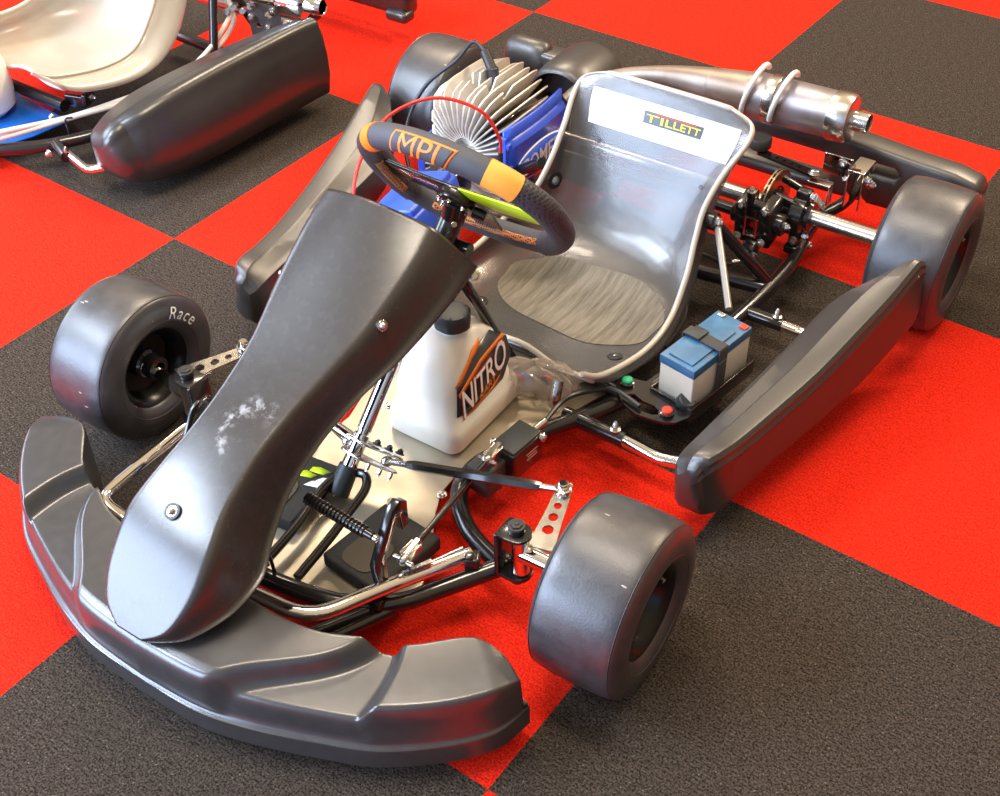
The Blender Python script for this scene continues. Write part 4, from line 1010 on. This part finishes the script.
bk = MB(); bk.box((.305, .065, .176), (.045, .022, .003), bev=.0008); bk.box((.326, .065, .155), (.003, .022, .045), bev=.0008); bk.box((.310, .06, .135), (.035, .022, .003), Matrix.Rotation(.6, 3, 'Y'), .0008)
bk.build('stay_bracket', M['steel'], kart)
ub = MB()
ub.box((.345, .130, .155), (.003, .060, .085), bev=.001); ub.box((.375, .130, .155), (.003, .060, .085), bev=.001); ub.box((.360, .130, .197), (.033, .060, .003), bev=.001)
ub.box((.300, .165, .16), (.060, .003, .045), bev=.001)
ubo = ub.build('bumper_bracket', M['chrome'], kart)
for p, d in (((.377, .120, .175), (1, 0, 0)), ((.377, .150, .150), (1, 0, 0)), ((.310, .162, .170), (0, -1, 0)), ((.343, .11, .17), (-1, 0, 0))): MB().hexbolt(p, d, .0065, .008).build('bracket_bolt', M['steel'], ubo)
for mm in (lambda q: q, mirs):
    rbk = MB(); rbk.tube(mm([(.30, .10, .075), (.34, .14, .10), (.345, .20, .13)]), .0125, 12, fillet=.03); rbk.build('rear_frame_tube', M['black'], kart)

# ---- rear bumper: long moulded beam with openings
def rbz(x):   # top outline
    return .188 + .010 * math.exp(-((x - .30) / .10) ** 2) - .004 * sm(.45, .58, x)
topo = [(x, rbz(x) - .022 * sm(-.40, -.30, x) * (1 - sm(-.02, .06, x))) for x in [-.52 + 1.075 * k / 30 for k in range(31)]]
outl = [(-.545, .150), (-.538, .178)] + topo[1:-1] + [(.566, .176), (.576, .155), (.565, .110), (.50, .085), (.42, .066), (.20, .060), (-.20, .060), (-.45, .066), (-.53, .10)]
holeR = [(.335, .148), (.345, .160), (.40, .160), (.415, .148), (.405, .136), (.345, .136)]
holeC = [(.02, .095), (.03, .150), (.25, .150), (.27, .135), (.27, .095), (.25, .085), (.03, .085)]
rbm = MB(); rbm.prism([(a, b) for a, b in outl], .060, (0, .238, 0), (1, 0, 0), (0, 0, 1), holes=[holeR, holeC], bev=.010)
rbo = rbm.build('rear_bumper', M['pod'], kart, angle=50)
# raised lump with a dark arched recess behind the engine
hm = MB(); R = []
for k, (y, f) in enumerate(((.262, .8), (.255, .95), (.235, 1), (.15, 1), (.108, .97), (.100, .90), (.098, .86), (.135, .84))):
    ring = []
    for q in range(33):
        a = PI * q / 32; ring.append(V((-.335 + .088 * f * math.cos(a) * (1.0), y + .02, .120 + .100 * f * math.sin(a) ** .85)))
    R.append(ring)
hm.rings(R, closed_ring=False, cap=False); hm.build('chain_cover', M['pod'], kart, angle=50)
MB().lathe([(.0, 0), (.074, 0), (.074, .004), (.0, .004)], (-.335, .170, .125), (0, -1, 0), 40).build('recess_shade_disc', M['cap'], kart)  # dark disc added to stand for the shaded inside of the arch
lumpL = MB(); 
R = []
for x, f in ((-.545, .6), (-.535, .9), (-.51, 1), (-.47, 1), (-.44, .95), (-.43, .7)):
    R.append([V((x, .235 + .035 * f * math.cos(a), .155 + .050 * f * math.sin(a))) for a in [2 * PI * q / 24 for q in range(24)]])
lumpL.rings(R); lumpL.build('bumper_end', M['pod'], rbo, angle=50)

# ---- muffler and exhaust pipe
mf = MB(); my, mz = .165, .266; dxm = V((1, .0, .03)).normalized(); m0 = V((.155, my, mz - .003))
mf.lathe([(.0, .0), (.043, .0), (.047, .004), (.047, .125)], m0, dxm, 40)
mf.lathe([(.0475, -.06), (.047, -.02), (.0475, .0)], m0, dxm, 40)
mfo = mf.build('muffler', M['muffler'], kart, angle=50)
MB().lathe([(.0485, .118), (.0490, .120), (.0490, .150), (.046, .158), (.036, .162), (.0, .163)], m0, dxm, 40).build('muffler_cap', M['steel'], mfo)
e = MB(); e.lathe([(.0195, .158), (.020, .190), (.0195, .192), (.017, .190), (.017, .165)], m0, dxm, 28); e.build('tail_pipe', M['steel'], mfo)
MB().lathe([(.0482, -.018), (.049, -.016), (.049, .002), (.0482, .004)], m0, dxm, 40).build('muffler_joint', M['steel'], mfo)
pp = MB(); pts = [(-.30, .10, .16), (-.27, .13, .19), (-.20, .155, .222), (-.12, .163, .245), (-.04, .165, .255), (.05, .165, .260), (.12, .165, .263), (.165, my, mz)]
P_ = spline(pts, 40); rr_ = [.017 + (.043 - .017) * sm(.35, .85, i / 39) for i in range(40)]
pp.tube(P_, rr_, 28); ppo = pp.build('exhaust_pipe', M['muffler_pipe'], mfo)
ks = min(range(40), key=lambda q: abs(P_[q].x - .01)); sr = rr_[ks]
MB().lathe([(sr, 0), (sr + .001, .001), (sr + .001, .009), (sr, .010)], P_[ks], dxm, 36).build('pipe_seam', M['muffler_pipe'], mfo)
for x, tl in ((.104, -.012), (.166, -.012)):
    h = MB(); pts = []
    for k in range(15):
        a = math.radians(-35 + 175 * k / 14); pts.append((x + .012 * math.sin(a), my - .052 * math.cos(a), mz + .006 + .054 * math.sin(a)))
    h.tube(pts, .0055, 12); h.build('muffler_spring', M['white'], mfo)

# ---- engine with fan finned head in a blue shroud
EX, EY0, EY1 = -.350, -.225, -.020
en = MB()
en.box((EX, -.135, .105), (.150, .150, .14), bev=.012); en.cyl((EX - .12, -.135, .10), (EX + .10, -.135, .10), .058, 32)
en.cyl((EX, -.135, .08), (EX, -.135, .20), .055, 32)
eno = en.build('engine', M['alu'], kart)
base_z = .176; NF = 19
for k in range(NF):
    a = math.radians(12 + 156 * k / (NF - 1)); d = V((math.cos(a), 0, math.sin(a)))
    # outline length so that the fan fills a rounded box silhouette
    R_ = 1 / ((abs(math.cos(a)) / .103) ** 4 + (math.sin(a) / .130) ** 4) ** .25
    R_ *= (1, .93, 1.0, .96)[k % 4]
    o = V((EX, EY0, base_z)); r0 = .028
    y1 = EY1 - EY0 - .012 * abs(math.cos(a)) * 2
    notch = k in (6, 8, 10, 11)
    out = [(r0, .012), (R_ * .45, .003), (R_ * .80, .012), (R_ * .93, .030), (R_ * .99, .060)]
    if notch: out += [(R_ * .99, .066), (R_ * .80, .078), (R_ * .80, .088), (R_ * 1.0, .100)]
    out += [(R_, .12), (R_ * .98, y1 - .02), (R_ * .93, y1), (r0, y1)]
    f = MB(); f.prism(out, .0038, o, d, (0, 1, 0), bev=.0007); f.build('cooling_fin', M['alu'], eno, angle=30)
# wavy stacked fins low on the barrel
for k in range(6):
    z = .176 - k * .0165; f = MB(); top = []; n = 22
    pts = []
    for i in range(n):
        u = i / (n - 1) * 2 - 1
        pts.append((u * (.100 - .002 * k), .0 - .012 * math.exp(-(u / .5) ** 2)))
    h = []
    def wv(i, j, z=z, k=k):
        u = i * 2 - 1; zz = z + (.022 * math.cos(u * PI) * .5 - .010) * (1 - k / 8) + .004 * math.sin(u * 7)
        return V((EX + u * .098, EY0 - .014 + .012 * u * u + j * .18, zz))
    f.grid(wv, 30, 4); f.build('barrel_fin', M['alu'], eno, mods=[('SOLIDIFY', dict(thickness=.0032))])
# blue shroud: two side plates hugging the fins
def shroud(s):
    pr = [(.072, .0), (.100, .0), (.125, .003), (.165, .006), (.215, .006), (.222, .001), (.226, -.004), (.254, -.006)]  # z, outward offset
    f = MB(); R = []
    for z, dx in pr:
        ring = []
        for j in range(9):
            y = EY0 + .005 + (EY1 - EY0 + .005) * j / 8; bow = .006 * math.sin(PI * j / 8)
            zz = (z if s > 0 else .072 + (z - .072) * .62)
            ring.append(V((EX + s * (.104 + dx + bow), y, zz)))
        R.append(ring)
    f.rings(R, closed_ring=False, cap=False)
    o = f.build('engine_shroud', M['blue'], eno, mods=[('SOLIDIFY', dict(thickness=.005)),], angle=25)
    e = MB(); zt = .165 if s > 0 else .135
    e.box((EX + s * .104, EY0 - .002, zt), (.016, .006, .16 if s > 0 else .11), bev=.001); e.box((EX + s * .108, EY0 + .002, zt + (.062 if s > 0 else .045)), (.022, .012, .010), bev=.001)
    e.box((EX + s * .106, EY0 + .003, zt + .012), (.026, .018, .006), bev=.001)
    e.build('shroud_edge', M['blue'], eno)
    return f
shroud(1); shroud(-1)
def shp(u, v, h): # right hand plate plane
    z = .158 + v; x = EX + .104 + .010 + .0065 + h
    return V((x, -.118 + u, z))
el = MB(); n = 40
def ell(a, b, h): return [shp(a * math.cos(2 * PI * k / n), b * math.sin(2 * PI * k / n) + .10 * a * math.cos(2 * PI * k / n) * 0, h) for k in range(n)]
for a, b, h, mt in ((.094, .036, .0012, 'ink_white'), (.090, .0325, .0022, 'blue')):
    m = MB(); m.add(ell(a, b, h), [tuple(range(n))]); m.build('shroud_badge', M[mt], eno, mods=[('SOLIDIFY', dict(thickness=.0006))])
text_obj('shroud_lettering', 'COMER', lambda u, v: shp(u, v * 1.25, .0036), M['ink_white'], eno, width=.146, offset=.01)
# lower crankcase pieces and clutch side
cc = MB(); cc.box((EX + .09, -.135, .075), (.05, .12, .035), bev=.006); cc.lathe([(.0, 0), (.04, 0), (.045, .006), (.045, .02), (.0, .024)], (EX + .1, -.10, .10), (1, 0, 0), 30); cc.build('crankcase', M['steel'], eno)
# spark plug cap and lead
pc = MB(); p0 = V((EX + .0, -.105, .270)); pdr = V((-.16, .12, 1)).normalized()
pc.cyl(p0, p0 + pdr * .042, .0125, 20); q0 = p0 + pdr * .042
pc.cyl(p0 + pdr * .034, p0 + pdr * .034 + V((-.60, .30, .62)).normalized() * .045, .0105, 18); pco = pc.build('spark_plug_cap', M['dark_wire'], eno)
q1 = p0 + pdr * .034 + V((-.60, .30, .62)).normalized() * .045
wl = MB(); wl.tube(spline([tuple(q1), tuple(q1 + V((-.035, .01, .006))), (-.455, -.09, .295), (-.515, -.12, .235), (-.530, -.17, .170), (-.50, -.22, .12), (-.45, -.26, .09)], 50), .0042, 10); wl.build('plug_lead', M['dark_wire'], eno)
# carburettor / intake silencer (blue)
ab = MB(); rz_ = Matrix.Rotation(.15, 3, 'Z') @ Matrix.Rotation(-.25, 3, 'Y')
ab.box((-.262, -.500, .225), (.115, .175, .055), rz_, .008); ab.box((-.262, -.500, .258), (.090, .150, .016), rz_, .005)
abo = ab.build('intake_silencer', M['blue'], kart)
ib = MB(); ib.cyl((-.31, -.42, .20), (-.335, -.24, .16), .022, 20); ib.box((-.325, -.31, .165), (.07, .08, .06), bev=.01); ib.build('carburettor', M['black'], kart)
hang = MB(); hang.cyl((-.27, -.52, .20), (-.255, -.55, .07), .008, 12); hang.cyl((-.31, -.44, .20), (-.330, -.45, .07), .008, 12); hang.build('silencer_stay', M['steel'], kart)
# red throttle cable from the frame over the wheel to the engine
rc = MB(); rc.tube(spline([(-.205, -.80, .085), (-.235, -.745, .15), (-.275, -.66, .25), (-.325, -.57, .325), (-.335, -.47, .375), (-.285, -.39, .395), (-.215, -.345, .370), (-.190, -.32, .31), (-.198, -.305, .265)], 70), .0033, 10)
rco = rc.build('throttle_cable', M['red'], kart, label='red cable looping over the engine')
e = MB(); e.tube([(-.1975, -.305, .268), (-.203, -.298, .235), (-.23, -.28, .20)], .0048, 10, fillet=.02); e.build('cable_boot', M['dark_wire'], rco)
rc2 = MB(); rc2.tube(spline([(-.205, -.80, .085), (-.178, -.88, .075), (-.150, -.96, .080), (-.155, -1.05, .085), (-.20, -1.11, .09)], 30), .0033, 8); rc2.build('throttle_cable', M['red'], kart, label='red cable along the floor')
# left-hand cross members near the engine seen past the panel
lm = MB(); lm.tube([(-.225, -.60, Z6), (-.36, -.56, .09)], .010, 12); lm.cyl((-.40, -.62, .10), (-.30, -.36, .12), .009, 12); lm.build('engine_mount', M['chrome'], kart)
# ================================================================== second kart, cut off by the picture's edge
k2 = thing('go_kart', 'second go-kart at the back left with a milky white seat, cut off', 'go-kart', (.820, -.035, 0), math.radians(2.0))
D = V((-1.43, .24, 0))
def o2(p): return V(p)
PS2 = [(-.520, -1.124, -.988, -1.025, .036, .150, .180), (-.48, -1.120, -.965, -1.000, .033, .170, .198), (-.40, -1.108, -.942, -.980, .033, .190, .215),
       (-.28, -1.085, -.925, -.965, .035, .200, .225), (-.15, -1.055, -.915, -.950, .038, .208, .230), (-.05, -1.025, -.907, -.940, .040, .212, .232), (.005, -1.000, -.902, -.930, .040, .214, .232)]
def pod2_ring(p):
    y, xi, xo, xr, zb, zi, zr = p; h = zr - zb
    P = [(xi + .004, zb + .012), (xi + .012, zb), (xo - .03, zb), (xo - .008, zb + .010), (xo, zb + h * .30), (xo - .002, zb + h * .55), (xr + .018, zr - h * .22), (xr + .008, zr - .016), (xr + .006, zr - .008),
         (xr - .002, zr - .001), (xr - .012, zr), (xr - (xr - xi) * .35, zr - .004), (xr - (xr - xi) * .40, zr - .010), (xi + .014, zi), (xi + .003, zi - .007), (xi, zi - .02)]
    return [V((a, y, b)) for a, b in P]
pod(k2, PS2, 'side_pod', M['plastic'], fn=pod2_ring, angle=62, nose=((.05, -.046), (.28, -.0445), (.52, -.040), (.72, -.031), (.86, -.020), (.95, -.009)))
# seat: same moulding shifted, fuller and milky
SV2 = [(y + .16, z + .055, w * .88, ey + .13, ez + .08) for y, z, w, ey, ez in SV]
SXX = -1.43; BUL[SXX] = .26
build_seat(k2, M['seat_white'], M['seat_white'], SV2, SXX)
f2 = MB()
f2.tube(spline([(-1.44, -.66, .06), (-1.353, -.610, .06), (-1.262, -.520, .06), (-1.19, -.37, .06), (-1.175, -.22, .06), (-1.19, .0, .06), (-1.20, .30, .06)], 40), .0145, 14)
f2.tube([(-1.75, -.40, .075), (-1.62, -.415, .08), (-1.345, -.425, .085)], .0145, 14, fillet=.03)
f2.tube([(-1.262, -.53, Z6), (-1.20, -.555, Z6)], .0135, 14)
f2.cyl((-1.225, -.02, .25), (-1.185, -.10, .07), .011, 14); f2.cyl((-1.27, .02, .30), (-1.195, .10, .07), .012, 14)
f2.tube([(-1.19, .0, .06), (-1.45, .02, .06)], .0145, 14)
f2.box((-1.335, -.40, .090), (.05, .012, .03), Matrix.Rotation(.3, 3, 'Z'), .003); f2.box((-1.305, -.385, .10), (.012, .04, .03), Matrix.Rotation(.3, 3, 'Z'), .003)
f2o = f2.build('chassis_frame', M['black'], k2)
for p, d in (((-1.300, -.38, .10), (1, .2, 0)), ((-1.345, -.465, .075), (.3, -1, 0)), ((-1.245, -.565, .062), (.2, -1, 0))): MB().hexbolt(p, d, .006, .008).build('frame_bolt', M['steel'], f2o)
a = MB(); a.tube([(-1.225, -.540, Z6), (-1.115, -.568, Z6), (-1.065, -.535, .075)], .0105, 14, fillet=.02); ao = a.build('side_bar', M['chrome'], k2)
MB().lathe([(.006, 0), (.006, .004), (.003, .012), (.0, .013)], (-1.20, -.552, .073), (0, 0, 1), 14).build('rail_nipple', M['steel'], ao)
for i, off in enumerate((0, .014)):
    w = MB(); w.tube(spline([(-1.40, -.68, .085 + off), (-1.345, -.60, .088 + off), (-1.285, -.47 + off, .090), (-1.225, -.33 + off, .09 + off * .5), (-1.20, -.24 + off, .095), (-1.195, -.10, .11 + off), (-1.22, .02, .14 + off * 2), (-1.25, .05, .17 + off), (-1.22, .08, .16)], 60), .006, 10)
    w.build('cable', M['cream_wire'], k2)
w = MB(); w.tube([(-1.262, -.49, .045), (-1.268, -.487, .105), (-1.255, -.475, .105)], .0025, 8, fillet=.01); w.build('cable_tie', M['black'], k2)
tr2 = MB(); tr2.prism([(-1.75, -.75), (-1.46, -.70), (-1.40, -.62), (-1.36, -.52), (-1.345, -.425), (-1.75, -.38)], .003, (0, 0, .045), (1, 0, 0), (0, 1, 0)); tr2.build('floor_tray', M['blue_tray'], k2, label='blue metal floor tray')
ft = MB(); ft.lathe([(.0, .0), (.055, .002), (.075, .02), (.08, .06), (.075, .12), (.05, .16), (.0, .17)], (-1.545, -.505, .047), (0, 0, 1), 36); ft.build('fuel_tank', M['tank'], k2)
pl = MB(); pl.prism([(-.035, -.05), (.03, -.055), (.042, -.02), (.040, .05), (-.02, .06), (-.04, .02)], .004, (-1.150, .060, .165), (.8, .6, 0), (0, 0, 1), holes=[circle2(.012, .0, .009), circle2(-.015, -.025, .006), circle2(.018, .03, .006)])
plo = pl.build('brake_plate', M['pink_plate'], k2)
pl = MB(); pl.prism([(-.05, -.05), (.03, -.055), (.05, -.02), (.06, .05), (-.02, .06), (-.05, .02)], .006, (-1.120, .130, .160), (.8, .6, 0), (0, 0, 1), holes=[circle2(.018, -.01, .014)]); pl.build('carrier_plate', M['decal_black'], k2)
for a_, b_ in ((-.02, .03), (.025, .008), (.01, -.035), (-.028, -.005)):
    MB().hexbolt(V((-1.150, .056, .165)) + V((.8, .6, 0)) * a_ + V((0, 0, b_)), (.6, -.8, 0), .007, .010).build('plate_bolt', M['steel'], plo)
g = MB(); 
for i in range(4): g.cyl((-1.235 + .015 * i, .03 + .01 * i, .17 + .012 * (i % 2)), (-1.215 + .015 * i, .0 + .012 * i, .18 + .01 * (i % 2)), .008, 12)
g.build('brake_fitting', M['steel'], k2)
m2 = MB(); a0 = V((-1.12, .02, .245)); dd = V((1, .16, -.03)).normalized()
m2.lathe([(.022, -.10), (.024, .06), (.037, .075), (.037, .125), (.034, .135), (.024, .137), (.0205, .139), (.0205, .180), (.019, .182), (.017, .180), (.017, .14)], a0, dd, 36); m2.build('muffler', M['chrome'], k2)
ax2 = MB(); ax2.cyl((-1.45, .10, .137), (-1.02, .10, .137), .0155, 24); ax2.build('rear_axle', M['axle'], k2)
rb2 = MB(); rb2.box((-1.15, .42, .115), (.36, .06, .10), bev=.018); rb2.box((-1.0, .40, .07), (.07, .05, .03), bev=.012); rb2.build('rear_bumper', M['plastic'], k2)
# wheels of the second kart outside or under the bodywork
w2 = wheel('rear_wheel', (-1.13, .175, RR_), 0, RR_, WR, 1, k2) if False else None

# small loose bolt on the carpet
fk = MB(); fk.hexbolt((0, 0, .004), (0, 0, 1), .0035, .0035); fko = fk.build('loose_nut', M['bronze'])
fko.location = (1.135, -.885, 0) if False else KM @ V((.248, -.762, .0)); fko['label'] = 'tiny nut lying on the red carpet between the near front wheel and side pod'; fko['category'] = 'nut'

# ------------------------------------------------------------------ camera
cam = bpy.data.cameras.new('camera'); co_ = bpy.data.objects.new('camera', cam); C.objects.link(co_)
cam.sensor_fit = 'HORIZONTAL'; cam.sensor_width = 36; cam.lens = 36 * 1277.78 / 1000
pit, yaw, roll = .725162070, 2.22074767, -.0251100272
fw = V((math.cos(pit) * math.cos(yaw), math.cos(pit) * math.sin(yaw), -math.sin(pit)))
r = fw.cross(V((0, 0, 1))).normalized(); u = r.cross(fw)
r2 = r * math.cos(roll) + u * math.sin(roll); u2 = -r * math.sin(roll) + u * math.cos(roll)
Rm = Matrix((r2, u2, -fw)).transposed().to_4x4()
co_.matrix_world = Matrix.Translation(V((2.89110105, -3.09887778, 2.31349764)) * .66) @ Rm
cam.clip_start = .05
bpy.context.scene.camera = co_

# ------------------------------------------------------------------ light: showroom with daylight windows in front and warm ceiling lamps
sc = bpy.context.scene
w = bpy.data.worlds.new('world'); sc.world = w; w.use_nodes = True; nt = w.node_tree; nt.nodes.clear(); N, L = nt.nodes, nt.links
out = N.new('ShaderNodeOutputWorld'); bg = N.new('ShaderNodeBackground'); L.new(bg.outputs[0], out.inputs[0])
tc = N.new('ShaderNodeTexCoord'); sp = N.new('ShaderNodeSeparateXYZ'); L.new(tc.outputs['Generated'], sp.inputs[0])
def ramp(stops):
    q = N.new('ShaderNodeValToRGB'); e = q.color_ramp.elements; e[0].position, e[0].color = stops[0][0], (*stops[0][1], 1); e[1].position, e[1].color = stops[-1][0], (*stops[-1][1], 1)
    for pos, col_ in stops[1:-1]: k_ = e.new(pos); k_.color = (*col_, 1)
    return q
mr = N.new('ShaderNodeMapRange'); mr.inputs[1].default_value = -1; mr.inputs[2].default_value = 1; L.new(sp.outputs[2], mr.inputs[0])
warm = ramp([(0, (.16, .10, .07)), (.50, (.22, .16, .11)), (.60, (.36, .27, .19)), (.80, (.80, .58, .36)), (1, (1.05, .80, .52))])   # room side: wall, warm ceiling
cool = ramp([(0, (.10, .10, .12)), (.49, (.20, .22, .28)), (.53, (.62, .76, 1.05)), (.74, (.72, .84, 1.1)), (.80, (.55, .50, .45)), (1, (.95, .75, .52))])  # window side
L.new(mr.outputs[0], warm.inputs[0]); L.new(mr.outputs[0], cool.inputs[0])
dt = N.new('ShaderNodeVectorMath'); dt.operation = 'DOT_PRODUCT'; dt.inputs[1].default_value = (-.42, -.9, 0); L.new(tc.outputs['Generated'], dt.inputs[0])
fr_ = N.new('ShaderNodeMapRange'); fr_.inputs[1].default_value = .05; fr_.inputs[2].default_value = .45; L.new(dt.outputs['Value'], fr_.inputs[0])
mxw = N.new('ShaderNodeMix'); mxw.data_type = 'RGBA'; L.new(fr_.outputs[0], mxw.inputs[0]); L.new(warm.outputs[0], mxw.inputs[6]); L.new(cool.outputs[0], mxw.inputs[7])
L.new(mxw.outputs[2], bg.inputs[0]); bg.inputs[1].default_value = .62
def area(name, loc, target, sx, sy, col, power):
    l = bpy.data.lights.new(name, 'AREA'); l.shape = 'RECTANGLE'; l.size = sx; l.size_y = sy; l.color = col; l.energy = power
    o = bpy.data.objects.new(name, l); C.objects.link(o); o.location = loc
    o.rotation_euler = (V(target) - V(loc)).to_track_quat('-Z', 'Y').to_euler(); return o
area('window_daylight', (-1.2, -4.4, 1.3), (.8, -.6, .1), 3.4, 1.7, (.58, .73, 1.0), 235)
area('window_upper', (-1.5, -2.9, 3.0), (.7, -1.2, .1), 1.9, .9, (.70, .82, 1.0), 150)
area('window_daylight_left', (-3.8, -1.6, 1.7), (.6, -.5, .1), 2.4, 1.6, (.72, .82, 1.0), 90)
area('ceiling_lamp', (1.6, 2.3, 2.9), (.9, -.2, .1), 1.2, .35, (1.0, .80, .58), 75)
area('ceiling_lamp', (-.9, 1.0, 3.0), (.6, -.3, .1), 1.2, .35, (1.0, .82, .62), 55)
area('ceiling_lamp', (.6, -.9, 3.1), (.6, -.9, 0), 1.4, .4, (1.0, .86, .70), 45)
sc.view_settings.view_transform = 'Standard'; sc.view_settings.look = 'None'; sc.view_settings.exposure = .40; sc.view_settings.gamma = 1
sc.view_settings.use_curve_mapping = False
